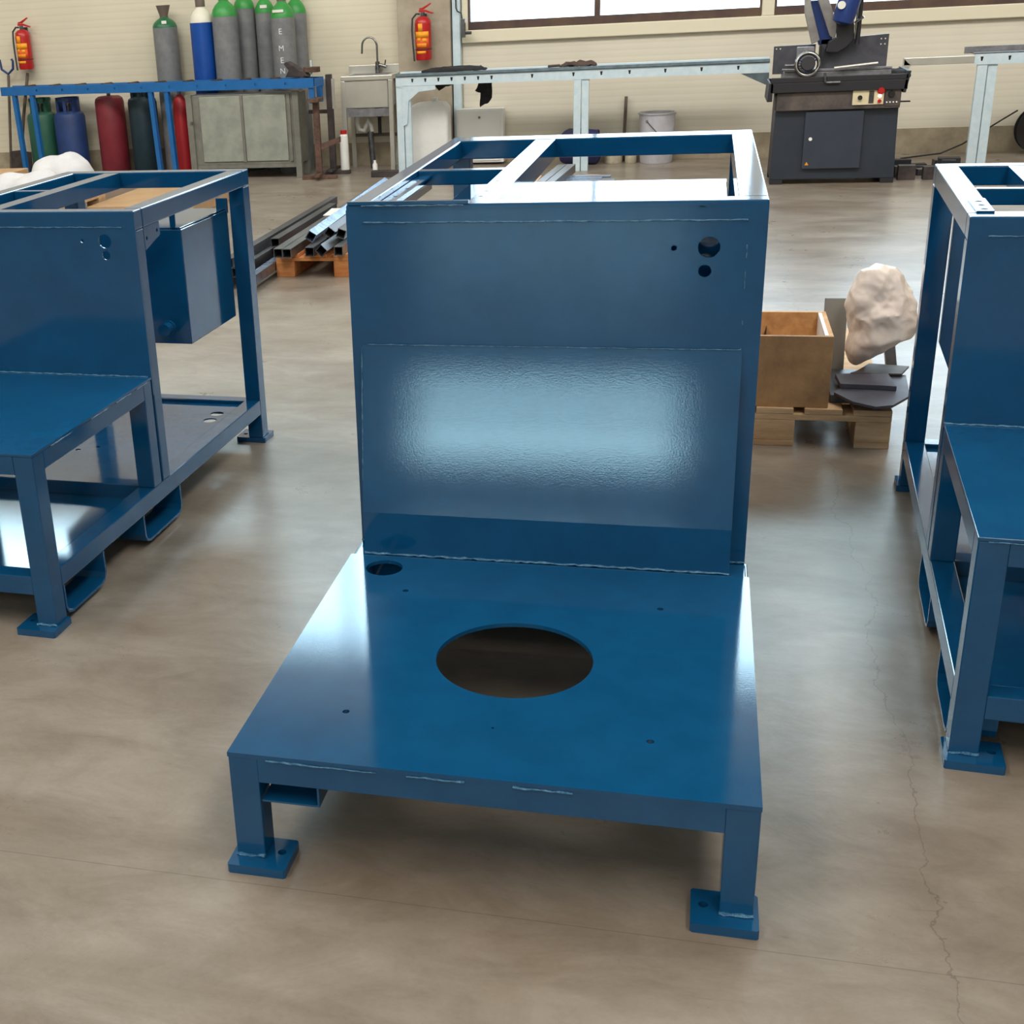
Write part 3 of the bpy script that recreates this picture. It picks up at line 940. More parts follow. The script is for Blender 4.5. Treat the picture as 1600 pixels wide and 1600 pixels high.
# cardboard and foam sheet behind the left frame
cb = tag(MB().box(-0.48, 0.48, -0.55, 0.55, 0, 0.09).obj('flat_cardboard_box', 'cardboard', bevel=0.003),
         'flat brown cardboard box on the floor seen through the open left frame', 'cardboard box')
cb.location = (-3.70, 8.62, 0.001)
pal3 = pallet('wooden_pallet', 'wooden pallet behind the left frame under foam and cardboard', -5.55, -4.20, 7.3, 8.5, 'pallet')
cb2 = tag(MB().box(-0.30, 0.26, -0.4, 0.4, 0, 0.24).obj('cardboard_box', 'cardboard', bevel=0.004),
          'brown cardboard box with tilted flap at the far left edge', 'cardboard box')
cb2.location = (-5.12, 8.0, 0.1445)
fl = MB().box(-0.40, 0.40, -0.004, 0.004, 0, 0.26).obj('flap', 'cardboard', cb2)
fl.location = (0.05, -0.35, 0.2405)
fl.rotation_euler = (math.radians(-22), math.radians(-24), 0)


def foam_blob(name, label, loc, sx, sy, sz, seed):
    def fn(a, ph):
        r = math.sin(ph)
        v = Vector((sx * r * math.cos(a), sy * r * math.sin(a), sz * max(math.cos(ph), -0.75)))
        d_ = Vector((math.cos(a) * r, math.sin(a) * r, math.cos(ph)))
        return v + d_ * (noise.noise(v * 3.2 + Vector((seed, 0, 0))) * 0.10 + noise.noise(v * 9 + Vector((seed, 3, 0))) * 0.02)
    o = blob(name, 'foam', None, fn, 40, 24)
    o.location = loc
    return tag(o, label, 'foam sheet')


foam_blob('foam_wrap', 'rounded roll of white foam sheet behind the left frame, right half', (-4.42, 8.20, 0.35), 0.27, 0.24, 0.17, 3)
foam_blob('foam_wrap', 'loose fold of white foam sheet slumping left, in front of the roll', (-4.44, 7.56, 0.33), 0.32, 0.28, 0.16, 8)

# ================================================================== blue roller rack with gas bottles behind
RA = math.atan2(10.25 - 10.85, -2.78 + 6.4)
rack = thing('roller_rack', 'long blue roller rack with round holes in its front beam, in front of gas bottles', 'rack', (-6.4, 10.85, 0), RA)
RL = 3.69
fb = plate('front_beam', [(0, 0.842), (RL, 0.842), (RL, 0.930), (0, 0.930)], [circ(0.47 + 0.325 * k, 0.886, 0.014, 16) for k in range(10)],
           0.006, 'rack_blue', rack, XZ(0))
MB().box(0, RL, 0.0035, 0.03, 0.924, 0.930).box(0, RL, 0.0035, 0.03, 0.842, 0.848).obj('beam_flange', 'rack_blue', rack)
MB().box(0, RL, 0.20, 0.23, 0.842, 0.930).obj('back_beam', 'rack_blue', rack, bevel=0.002)
for k in range(11):
    rr = MB().lathe([(0.033, 0.035), (0.033, 0.195)], (0, 0, 0), 20, Matrix.Translation((0.30 + 0.325 * k, 0, 0.907)) @ Matrix.Rotation(-math.pi / 2, 4, 'X'))
    rr.obj('roller', 'darkiron', rack, smooth=True)
MB().box(RL - 0.004, RL + 0.0, 0.03, 0.20, 0.85, 0.925).obj('end_plate', 'rack_blue', rack)
for y_ in (0.01, 0.185):
    MB().box(RL - 0.06, RL - 0.01, y_, y_ + 0.04, 0.70, 0.842).obj('stub_leg', 'rack_blue', rack, bevel=0.002)
for xt, xb in ((0.13, 0.15), (0.36, 0.38), (1.83, 1.86), (2.02, 2.04)):
    l = MB().prism([(xt, 0.842), (xt + 0.045, 0.842), (xb + 0.045, 0.0), (xb, 0.0)], 'y', 0.005, 0.05)
    l.obj('leg', 'rack_blue', rack)
for xa, xb in ((0.15, 0.42), (1.86, 2.08)):
    MB().box(xa, xb, 0.005, 0.045, 0.0, 0.03).obj('foot_bar', 'rack_blue', rack)
# bench vise clamped on the right end
vs = thing('bench_vise', 'rusty brown bench vise on the right end of the blue rack', 'vise', (-2.93, 10.40, 0.9405), RA)
MB().prism([(-0.14, 0.0), (0.10, 0.0), (0.06, 0.05), (0.02, 0.06), (-0.04, 0.10), (-0.12, 0.14), (-0.15, 0.12), (-0.10, 0.06)], 'y', -0.05, 0.05).obj('body', 'darkiron', vs, bevel=0.006)
MB().box(0.05, 0.20, -0.035, 0.035, 0.035, 0.085).obj('jaw', 'rust', vs, bevel=0.005)
MB().tube([(0.12, 0, 0.0), (0.12, 0, 0.145)], 0.009).obj('screw_handle', 'galv', vs)


def gas_cyl(name, label, x, y, r, hs, ht, body, shoulder, cap, zcap=None, group='tall gas cylinders standing behind the blue rack', flare=False, stamps=None):
    root = thing(name, label, 'gas cylinder', (x, y, 0), group=group)
    MB().lathe([(r * 0.96, 0), (r, 0.02), (r, hs)], n=32).obj('body', body, root, smooth=True)
    hh = ht - hs
    MB().lathe([(r, 0), (r * 0.98, hh * 0.18), (r * 0.88, hh * 0.45), (r * 0.66, hh * 0.72), (r * 0.42, hh * 0.9), (r * 0.36, hh)], (0, 0, hs + 0.0005), n=32).obj('shoulder', shoulder, root, smooth=True)
    if cap:
        if flare:
            MB().lathe([(r * 0.34, 0), (r * 0.34, 0.02), (r * 0.58, 0.115)], (0, 0, ht + 0.001), n=20).obj('valve_guard', 'cap', root, smooth=True)
        else:
            MB().lathe([(r * 0.40, 0), (r * 0.42, 0.10), (r * 0.3, 0.13)], (0, 0, ht + 0.001), n=20).obj('valve_guard', cap, root, smooth=True)
    if stamps:
        for ang, z, w_, h_ in stamps:
            mt = Matrix.Rotation(ang, 4, 'Z') @ Matrix.Translation((0, -r * 0.93, z))
            q = MB()
            n = 8
            for i in range(n):
                a0 = (i / n - 0.5) * w_ / r
                a1 = ((i + 1) / n - 0.5) * w_ / r
                R_ = r * 0.99
                vs_ = [q.bm.verts.new(Matrix.Rotation(ang, 4, 'Z') @ Vector((R_ * math.sin(t), -R_ * math.cos(t) - 0.002, zz))) for t, zz in ((a0, z), (a1, z), (a1, z + h_), (a0, z + h_))]
                q.bm.faces.new(vs_)
            bmesh.ops.remove_doubles(q.bm, verts=q.bm.verts[:], dist=1e-5)
            o = q.obj('label', 'label', root)
            sd = o.modifiers.new('t', 'SOLIDIFY')
            sd.thickness = 0.002
            sd.offset = 0
    return root


gas_cyl('gas_cylinder', 'grey gas cylinder with dark green shoulder and flared brown cap, standing apart at left', -4.53, 11.02, 0.125, 1.435, 1.53, 'grey_cyl', 'dgreen_sh', 'cap', flare=True,
        stamps=[(0.35, 1.47, 0.05, 0.03)])
gas_cyl('gas_cylinder', 'royal blue gas cylinder with white shoulder', -4.055, 10.83, 0.118, 1.465, 1.61, 'royal', 'white_sh', 'cap')
g2 = gas_cyl('gas_cylinder', 'grey gas cylinder with green shoulder directly right of the blue one', -3.80, 10.81, 0.128, 1.51, 1.66, 'grey_cyl', 'green_sh', 'cap')
gas_cyl('gas_cylinder', 'grey gas cylinder with green shoulder, third large one, left of the narrow gap', -3.68, 11.07, 0.105, 1.57, 1.70, 'grey_cyl', 'green_sh', 'cap')
gas_cyl('gas_cylinder', 'slim grey gas cylinder with a white label on its green shoulder', -3.465, 11.07, 0.098, 1.52, 1.66, 'grey_cyl', 'green_sh', 'cap', stamps=[(0.2, 1.565, 0.07, 0.03)])
g5 = gas_cyl('gas_cylinder', 'grey gas cylinder with white hand-painted letters down its side', -3.195, 10.79, 0.117, 1.47, 1.62, 'grey_cyl', 'green_sh', 'cap', stamps=[(-0.1, 1.52, 0.12, 0.025)])
gas_cyl('gas_cylinder', 'grey gas cylinder half hidden behind the lettered one at the right end', -3.145, 11.075, 0.105, 1.50, 1.64, 'grey_cyl', 'green_sh', 'cap')


def text_mesh(txt, size, material, parent, mtx, name='lettering', ext=0.0006):
    cu = bpy.data.curves.new('t', 'FONT')
    cu.body = txt
    cu.size = size
    cu.extrude = ext
    cu.align_x = 'CENTER'
    cu.align_y = 'CENTER'
    to = bpy.data.objects.new('t', cu)
    COL.objects.link(to)
    bpy.context.view_layer.update()
    me = bpy.data.meshes.new_from_object(to)
    bpy.data.objects.remove(to)
    me.transform(mtx)
    return link_mesh(name, me, material, parent)


for ch, z in (('E', 1.345), ('M', 1.19), ('E', 1.08), ('N', 0.98)):
    text_mesh(ch, 0.075, 'white_paint', g5, Matrix.Translation((0.005, -0.1178, z)) @ Matrix.Rotation(math.pi / 2, 4, 'X'))


def bottle(label, x, y, r, h, m, collar=True, collar_h=0.14):
    root = thing('gas_bottle', label, 'gas bottle', (x, y, 0), group='squat gas bottles under the blue rack')
    MB().lathe([(r * 0.9, 0), (r * 0.9, 0.03), (r, 0.05), (r, h - 0.06), (r * 0.93, h - 0.025), (r * 0.72, h - 0.004), (r * 0.4, h)], n=36).obj('body', m, root, smooth=True)
    if collar:
        q = MB()
        n = 24
        R = r * 0.72
        for i in range(n):
            if i in (16, 17, 19, 20, 4, 5):
                continue
            a0, a1 = 2 * math.pi * i / n, 2 * math.pi * (i + 1) / n
            vv = [q.bm.verts.new((R * math.cos(a), R * math.sin(a), z)) for a, z in ((a0, h - 0.012), (a1, h - 0.012), (a1, h + collar_h), (a0, h + collar_h))]
            q.bm.faces.new(vv)
        for z0 in (h + collar_h - 0.03,):
            for i in range(n):
                a0, a1 = 2 * math.pi * i / n, 2 * math.pi * (i + 1) / n
                q.bm.faces.new([q.bm.verts.new((R * math.cos(a), R * math.sin(a), z)) for a, z in ((a0, z0), (a1, z0), (a1, z0 + 0.03), (a0, z0 + 0.03))])
        o = q.obj('collar', m, root)
        s_ = o.modifiers.new('t', 'SOLIDIFY')
        s_.thickness = 0.006
    MB().lathe([(0.02, 0), (0.02, 0.05), (0.03, 0.055), (0.03, 0.085)], (0, 0, h - 0.001), n=14).obj('valve', 'steel_raw', root, smooth=True)
    return root


bottle('squat dark green gas bottle with open collar, leftmost under the blue rack', -6.03, 10.98, 0.155, 0.66, 'green_cyl')
bottle('squat dark blue gas bottle with open collar, between the green and dull red ones', -5.68, 10.93, 0.165, 0.66, 'dblue_cyl')
bottle('dull red gas bottle standing alone under the blue rack', -5.20, 10.93, 0.152, 0.80, 'red_dull', collar=False)
bottle('very dark teal gas bottle behind the middle legs of the blue rack', -4.83, 10.93, 0.150, 0.78, 'teal_cyl', collar_h=0.10)
rc = thing('gas_cylinder', 'slim bright red gas cylinder beside the zinc cabinet', 'gas cylinder', (-4.37, 10.84, 0))
MB().lathe([(0.075, 0), (0.078, 0.02), (0.078, 0.66), (0.06, 0.74), (0.028, 0.79)], n=28).obj('body', 'red_cyl', rc, smooth=True)
MB().lathe([(0.018, 0), (0.018, 0.04)], (0, 0, 0.791), n=12).obj('valve', 'steel_raw', rc)

# zinc cabinet
zc = thing('metal_cabinet', 'zinc-grey two-door metal cabinet on short legs below the blue rack', 'cabinet', (-3.535, 10.38, 0))
MB().box(-0.57, 0.57, 0, 0.27, 0.135, 0.80).obj('body', 'cab_frame', zc, bevel=0.003)
for x0 in (-0.445, 0.01):
    dd = MB().box(x0, x0 + 0.435, -0.012, 0, 0.165, 0.785).obj('door', 'cab_metal', zc, bevel=0.004)
MB().box(-0.02, 0.008, -0.018, 0.0, 0.16, 0.79).obj('centre_strip', 'cab_frame', zc)
for x0, w_ in ((-0.58, 0.06), (0.52, 0.06)):
    MB().box(x0, x0 + w_, -0.03, 0.03, 0.0, 0.81).obj('leg', 'cab_frame', zc, bevel=0.003)
    MB().box(x0, x0 + w_, 0.21, 0.27, 0.0, 0.135).obj('leg', 'cab_frame', zc, bevel=0.003)
MB().box(0.46, 0.49, -0.015, 0.0, 0.16, 0.79).obj('side_strip', 'cab_frame', zc)
MB().box(-0.52, 0.52, -0.01, 0.02, 0.10, 0.135).obj('lower_rail', 'cab_frame', zc)
MB().lathe([(0.012, 0), (0.012, 0.02)], (0, 0, 0), 12, Matrix.Translation((-0.53, -0.03, 0.55)) @ Matrix.Rotation(math.pi / 2, 4, 'X')).obj('lock', 'steel_raw', zc)

# long handled tools leaning on the wall at far left
sv = thing('shovel', 'shovel with brown handle and dark blade leaning on the wall below the extinguisher', 'shovel', (-6.34, 10.98, 0))
MB().tube([(0.02, 0, 0.26), (0.06, 0.06, 0.6), (0.135, 0.15, 1.05)], 0.017).obj('handle', 'wood_dark', sv, smooth=True)
MB().prism([(-0.14, 0.02), (0.12, 0.0), (0.13, 0.24), (0.02, 0.27), (-0.12, 0.26)], 'y', -0.012, 0.0).obj('blade', 'darkiron', sv, bevel=0.003)
fk = thing('hay_fork', 'upright tool with wooden shaft and dark blue two-pronged head at the left edge', 'fork', (-6.50, 11.05, 0))
MB().tube([(0.0, -0.05, 0.02), (0.09, 0.03, 1.04)], 0.015).obj('handle', 'wood_dark', fk, smooth=True)
MB().tube([(0.01, 0.03, 1.20), (0.02, 0.03, 1.10), (0.09, 0.03, 1.05), (0.155, 0.03, 1.10), (0.165, 0.03, 1.18), (0.150, 0.03, 1.20)], 0.013).obj('head', 'dblue_cyl', fk, smooth=True)


# ================================================================== fire extinguishers
def extinguisher(label, x, y, z, s=1.0, tilt=0.0):
    root = thing('fire_extinguisher', label, 'fire extinguisher', (x, y, z), group='red wall fire extinguishers')
    r = 0.078
    MB().lathe([(r * 0.92, 0), (r, 0.015), (r, 0.33), (r * 0.92, 0.365), (r * 0.6, 0.39), (0.022, 0.398)], n=36).obj('body', 'red', root, smooth=True)
    MB().lathe([(0.02, 0), (0.02, 0.035)], (0, 0, 0.3985), n=14).obj('neck', 'steel_raw', root)
    MB().prism([(-0.035, 0.435), (0.03, 0.435), (0.10, 0.415), (0.105, 0.425), (0.03, 0.455), (-0.035, 0.455)], 'y', -0.012, 0.012).obj('carry_handle', 'red', root)
    MB().prism([(-0.03, 0.457), (0.01, 0.457), (0.085, 0.505), (0.08, 0.515), (0.0, 0.475), (-0.03, 0.47)], 'y', -0.010, 0.010).obj('lever', 'red', root)
    MB().tube([(-0.025, -0.01, 0.42), (-0.06, -0.01, 0.422), (-0.10, -0.01, 0.38), (-0.105, -0.02, 0.28), (-0.095, -0.04, 0.16), (-0.085, -0.055, 0.07), (-0.080, -0.06, -0.005)], 0.009).obj('hose', 'rubber', root, smooth=True)

    def wrap(name, a0, a1, z0, z1, m):
        q = MB()
        n = 14
        vs_ = []
        for i in range(n + 1):
            a = a0 + (a1 - a0) * i / n
            vs_.append((q.bm.verts.new(((r + 0.0006) * math.sin(a), -(r + 0.0006) * math.cos(a), z0)), q.bm.verts.new(((r + 0.0006) * math.sin(a), -(r + 0.0006) * math.cos(a), z1))))
        for i in range(n):
            q.bm.faces.new((vs_[i][0], vs_[i + 1][0], vs_[i + 1][1], vs_[i][1]))
        o = q.obj(name, m, root, smooth=True)
        s_ = o.modifiers.new('t', 'SOLIDIFY')
        s_.thickness = 0.0008
        s_.offset = 1
    wrap('label', -0.95, 0.95, 0.205, 0.262, 'yellow')
    wrap('label', -0.45, 0.12, 0.263, 0.335, 'yellow')
    wrap('label', -0.90, 0.95, 0.11, 0.203, 'orange')
    wrap('label', -0.55, -0.15, 0.17, 0.205, 'yellow')
    wrap('label', 0.1, 0.6, 0.165, 0.2, 'yellow')
    wrap('label', -0.7, 0.6, 0.12, 0.155, 'yellow')
    wrap('label', -0.75, 0.5, 0.06, 0.085, 'yellow')
    q = MB().lathe([(r + 0.002, 0.094), (r + 0.004, 0.096), (r + 0.004, 0.102), (r + 0.002, 0.104)], n=36, cap=False)
    q.obj('strap', 'rubber', root)
    MB().box(-0.02, 0.02, r, r + 0.022, 0.02, 0.42).obj('wall_bracket', 'steel_raw', root)
    return root


extinguisher('red fire extinguisher on the beige wall at far left, above the shovel', -6.19, WY - 0.1015, 1.09)
extinguisher('red fire extinguisher hanging on the concrete column beside the glazed door', -1.835, WY - 0.2415, 1.015)

# ================================================================== sink, stands, drain
sk = thing('sink', 'stainless steel sink with arched tap on legs, left of the column', 'sink', (-2.36, 10.75, 0))
s_ = MB()
s_.box(-0.27, 0.25, 0, 0.36, 0.86, 0.905)
s_.obj('rim', 'stainless', sk, bevel=0.006)
MB().box(-0.245, 0.20, 0.015, 0.34, 0.60, 0.8595).obj('basin', 'stainless', sk, bevel=0.01)
MB().box(-0.27, 0.25, 0.345, 0.365, 0.9055, 0.985).obj('backsplash', 'stainless', sk, bevel=0.004)
bs = MB().box(-0.20, 0.19, 0.05, 0.31, 0.9055, 0.907).obj('bowl_recess', 'cast', sk)
for x0 in (-0.27, 0.205):
    for y0 in (0.002, 0.315):
        MB().box(x0, x0 + 0.043, y0, y0 + 0.043, 0, 0.8595).obj('leg', 'stainless', sk, bevel=0.003)
MB().box(-0.225, 0.204, 0.005, 0.03, 0.52, 0.595).obj('front_rail', 'cast', sk)
MB().box(-0.225, 0.204, 0.32, 0.35, 0.30, 0.33).obj('lower_rail', 'wood_dark', sk)
arc = [(0.04, 0.29, 0.99), (0.04, 0.29, 1.14)] + [(0.04 - 0.075 + 0.075 * math.cos(a), 0.29, 1.16 + 0.085 * math.sin(a)) for a in [math.pi * k / 10 for k in range(11)]] + [(-0.112, 0.29, 1.12), (-0.115, 0.29, 1.095)]
fc = MB().lathe([(0.024, 0.9), (0.026, 0.92), (0.022, 1.01)], (0.04, 0.29, 0.006), n=18).obj('tap', 'chrome', sk, smooth=True)
MB().tube(arc, 0.010).obj('spout', 'chrome', fc, smooth=True)
MB().tube([(0.06, 0.29, 0.985), (0.13, 0.285, 0.965)], 0.017).obj('mixer', 'chrome', fc, smooth=True)
MB().tube([(0.115, 0.285, 0.975), (0.125, 0.28, 1.03)], 0.007).obj('lever', 'chrome', fc, smooth=True)
MB().tube([(0.06, 0.2, 0.60), (0.06, 0.2, 0.50)], 0.04).obj('waste_cup', 'hole', sk, smooth=True)
MB().tube([(0.06, 0.2, 0.52), (0.06, 0.2, 0.33)], 0.017).obj('drain_pipe', 'hole', sk, smooth=True)
MB().tube([(-0.17, 0.2, 0.60), (-0.17, 0.2, 0.44), (-0.15, 0.2, 0.38), (-0.10, 0.2, 0.37), (-0.08, 0.2, 0.42), (-0.06, 0.2, 0.47), (-0.03, 0.2, 0.42), (-0.02, 0.2, 0.36)], 0.022).obj('trap', 'white_plastic', sk, smooth=True)
MB().tube([(-0.04, 0.2, 0.36), (-0.02, 0.2, 0.0)], 0.03).obj('waste_pipe', 'steel_raw', sk, smooth=True)
bt = thing('plastic_bottle', 'tall narrow white bottle with red cap under the sink', 'bottle', (-2.59, 10.62, 0))
MB().lathe([(0.04, 0), (0.042, 0.01), (0.042, 0.36), (0.03, 0.375)], n=24).obj('body', 'white_plastic', bt, smooth=True)
MB().lathe([(0.032, 0), (0.032, 0.035)], (0, 0, 0.376), n=20).obj('cap', 'red', bt)
tag(MB().lathe([(0.025, 0), (0.025, 0.08), (0.012, 0.10), (0.012, 0.12)], n=18).obj('plastic_bottle', 'white_plastic', smooth=True),
    'tiny white bottle on the floor at the right foot of the sink', 'bottle').location = (-2.28, 10.60, 0)


def stand(label, x, y, h, rz, m, arm=True):
    root = thing('support_stand', label, 'stand', (x, y, 0), rz, group='dark steel stands left of the sink')
    MB().box(-0.17, 0.17, -0.03, 0.03, 0.0, 0.035).obj('foot_bar', m, root, bevel=0.003)
    MB().box(-0.03, 0.03, -0.17, 0.17, 0.0355, 0.06).obj('foot_bar', m, root, bevel=0.003)
    MB().box(-0.028, 0.028, -0.028, 0.028, 0.0605, h).obj('post', m, root, bevel=0.003)
    if arm:
        MB().prism([(0.03, 0.28), (0.22, 0.34), (0.22, 0.39), (0.03, 0.33)], 'y', -0.02, 0.02).obj('brace', m, root)
        MB().box(-0.05, 0.05, -0.14, 0.14, h, h + 0.03).obj('top_bar', m, root, bevel=0.003)
    return root


stand('rusty steel stand with braced post near the end of the blue rack', -2.74, 10.22, 0.72, 0.08, 'rust')
stand('dark upright steel stand directly against the left side of the sink', -2.70, 10.58, 0.94, 0.0, 'darkiron', arm=False)
st3 = MB().box(-0.21, 0.05, -0.02, 0.02, 0.62, 0.90).obj('side_plate', 'stainless', bpy.data.objects['support_stand.001'])
MB().box(-0.22, -0.03, -0.021, 0.02, 0.58, 0.615).obj('brace', 'darkiron', bpy.data.objects['support_stand.001'])
lb = tag(MB().box(-0.13, 0.13, -0.04, 0.04, 0, 0.06).obj('steel_block', 'darkiron', bevel=0.005), 'dark steel bar lying on the floor in front of the sink', 'steel bar')
lb.location = (-2.11, 10.30, 0)

# ================================================================== galvanised roller rack in front of the door
gr2 = thing('stop_rack', 'long galvanised length-stop rail on legs in front of the glazed door', 'rack', (-2.0, 10.42, 0))
RL2 = 3.36
hk = [[(0.16 + 0.125 * k - 0.006, 0.845), (0.16 + 0.125 * k + 0.006, 0.845), (0.16 + 0.125 * k + 0.012, 0.878), (0.16 + 0.125 * k - 0.012, 0.878)] for k in (0, 1, 2, 3, 4, 5, 6, 9, 12, 14, 16, 18.5, 21, 23.5)]
plate('front_rail', [(0, 0.815), (RL2, 0.815), (RL2, 0.895), (0, 0.895)], hk, 0.005, 'galv', gr2, XZ(0))
MB().box(0, RL2, 0.0035, 0.20, 0.893, 0.903).obj('top_rail', 'galv_dark', gr2)
MB().box(0, RL2, 0.20, 0.24, 0.86, 0.93).obj('back_rail', 'galv', gr2, bevel=0.002)
MB().prism([(-0.02, 0.903), (0.05, 0.903), (0.03, 0.925), (0.0, 0.925)], 'x', 0, RL2).obj('guide_lip', 'galv_dark', gr2)
for k in hk:
    cx_ = (k[0][0] + k[1][0]) / 2
    MB().box(cx_ - 0.012, cx_ + 0.012, 0.006, 0.012, 0.83, 0.89).obj('slot', 'hole', gr2)
for x0 in (0.0, 1.665, ):
    l = MB().box(x0, x0 + 0.065, 0.0, 0.045, 0.0, 0.815)
    l.obj('leg', 'galv', gr2, bevel=0.002)
    MB().box(x0 + 0.072, x0 + 0.135, 0.01, 0.07, 0.0, 0.815).obj('leg', 'galv', gr2, bevel=0.002)
MB().prism([(0.0, 0.812), (0.38, 0.812), (0.38, 0.775), (0.22, 0.76), (0.12, 0.68), (0.10, 0.47), (0.06, 0.45), (0.06, 0.80)], 'y', -0.008, -0.004).obj('corner_gusset', 'galv', gr2)
MB().prism([(3.12, 0.812), (RL2, 0.812), (RL2, 0.70), (3.25, 0.75)], 'y', -0.008, -0.004).obj('end_gusset', 'galv_dark', gr2)

# rags on it
def rag(name, label, m, pts, loc, thick=0.02, cat='rag'):
    mb = MB().prism(pts, 'y', -thick / 2, thick / 2)
    bmesh.ops.subdivide_edges(mb.bm, edges=mb.bm.edges[:], cuts=3, use_grid_fill=True)
    for v in mb.bm.verts:
        v.co += Vector((noise.noise(v.co * 18) * 0.012, noise.noise(v.co * 11 + Vector((3, 3, 3))) * 0.035, noise.noise(v.co * 16 + Vector((7, 0, 0))) * 0.012))
    o = mb.obj(name, m, smooth=True)
    o.location = loc
    return tag(o, label, cat, 'dark cloths on the galvanised rail')


def rag_top(label, m, loc, sx, sy, sz, seed, name='rag', cat='rag'):
    def fn(a, ph):
        r = math.sin(ph)
        v = Vector((sx * r * math.cos(a), sy * r * math.sin(a), sz * max(math.cos(ph), -0.2)))
        return v + Vector((noise.noise(v * 12 + Vector((seed, 0, 0))) * sx * 0.25, 0, abs(noise.noise(v * 14 + Vector((seed, 5, 0)))) * sz * 0.9))
    o = blob(name, m, None, fn, 32, 14)
    o.location = loc
    return tag(o, label, cat, 'dark cloths on the galvanised rail')


rag_top('black rag bunched on the left end of the galvanised rail', 'black_cloth', (-1.43, 10.5, 0.930), 0.31, 0.08, 0.035, 1)
rag('rag', 'black rag hanging down in front of the wall below the galvanised rail', 'black_cloth',
    [(-0.04, 0.30), (0.10, 0.30), (0.10, 0.06), (0.07, 0.02), (0.03, 0.01), (-0.01, -0.02), (-0.02, 0.05), (-0.01, 0.11), (-0.07, 0.13), (-0.04, 0.17), (-0.01, 0.24)], (-1.23, 10.695, 0.60), thick=0.018)
rag('rag', 'short end of black rag peeking below the rail near its left corner gusset', 'black_cloth',
    [(-0.14, 0.12), (0.12, 0.12), (0.10, 0.04), (0.03, 0.03), (-0.03, -0.01), (-0.09, 0.04)], (-1.60, 10.695, 0.755), thick=0.018)
rag_top('brown brush lying on the middle of the galvanised rail', 'brown_cloth', (-0.31, 10.5, 0.928), 0.17, 0.045, 0.035, 4, 'hand_brush', 'brush')
MB().tube([(-0.16, 0, 0.01), (-0.27, 0, 0.006)], 0.012).obj('handle', 'brown_cloth', bpy.data.objects['hand_brush'], smooth=True)

# ================================================================== things along the wall under the rack
cn = thing('plastic_canister', 'large white plastic canister with rounded top, at the foot of the column', 'canister', (-1.76, 10.83, 0))
MB().prism([(-0.19, 0.0), (0.19, 0.0), (0.19, 0.58), (0.15, 0.625), (0.05, 0.64), (-0.15, 0.625), (-0.19, 0.58)], 'y', -0.12, 0.12).obj('body', 'white_plastic', cn, bevel=0.03, segs=4)
MB().lathe([(0.03, 0), (0.03, 0.03)], (0.05, 0.0, 0.641), n=18).obj('lid', 'white_plastic', cn)
wb = thing('wall_box', 'flat white enamel wall box with a small lock below the hanging rag', 'box', (-1.31, 11.17, 0))
MB().box(-0.235, 0.235, -0.12, 0.0, 0.02, 0.535).obj('body', 'white_metal', wb, bevel=0.006)
MB().box(-0.215, 0.205, -0.132, -0.12, 0.04, 0.52).obj('door', 'white_metal', wb, bevel=0.003)
MB().lathe([(0.012, 0), (0.012, 0.015)], (0, 0, 0), 12, Matrix.Translation((0.0, -0.132, 0.455)) @ Matrix.Rotation(math.pi / 2, 4, 'X')).obj('lock', 'cast', wb)
bk = thing('bucket', 'large pale grey bucket with wire handle against the door', 'bucket', (0.40, 10.95, 0))
MB().lathe([(0.142, 0), (0.15, 0.01), (0.168, 0.44), (0.178, 0.45), (0.178, 0.462), (0.16, 0.462), (0.155, 0.44), (0.14, 0.05)], n=40).obj('body', 'bucket', bk, smooth=True)
MB().tube([(-0.085, -0.145, 0.39), (-0.06, -0.165, 0.36), (0.0, -0.18, 0.30), (0.08, -0.17, 0.25), (0.15, -0.10, 0.235), (0.18, -0.06, 0.24)], 0.004).obj('handle', 'rubber', bk, smooth=True)
MB().lathe([(0.016, 0), (0.016, 0.01)], (0, 0, 0), 14, Matrix.Translation((-0.085, -0.136, 0.39)) @ Matrix.Rotation(math.pi / 2, 4, 'X')).obj('handle_boss', 'cast', bk)
MB().lathe([(0.15, 0), (0.15, 0.004)], (0, 0, 0.40), n=30).obj('contents', 'grey_sheet', bk)
c1 = tag(MB().lathe([(0.08, 0), (0.085, 0.008), (0.085, 0.15), (0.08, 0.155)], n=28).obj('paint_can', 'cream', smooth=True),
         'low cream can on the floor to the left of the upright batten', 'can', 'cream cans by the bucket')
c1.location = (0.0, 10.98, 0)
c2 = tag(MB().lathe([(0.05, 0), (0.055, 0.008), (0.055, 0.17), (0.035, 0.19), (0.035, 0.21)], n=24).obj('paint_can', 'cream', smooth=True),
         'narrow cream can touching the left side of the large bucket', 'can', 'cream cans by the bucket')
c2.location = (0.165, 10.96, 0)
c3 = tag(MB().prism([(-0.03, 0), (0.03, 0), (0.03, 0.012), (0.01, 0.03), (-0.02, 0.035), (-0.035, 0.015)], 'y', -0.02, 0.02).obj('spray_trigger', 'hole', bevel=0.003),
         'small black spray head resting on the narrow cream can', 'spray head')
c3.location = (0.165, 10.96, 0.2105)
bt2 = tag(MB().box(-0.015, 0.015, -0.01, 0.01, 0, 0.60).obj('wooden_batten', 'wood_dark', bevel=0.002), 'thin wooden batten leaning upright on the door left of the bucket', 'batten')
bt2.location = (0.085, 11.09, 0)
bt2.rotation_euler = (math.radians(-5), math.radians(1), 0)


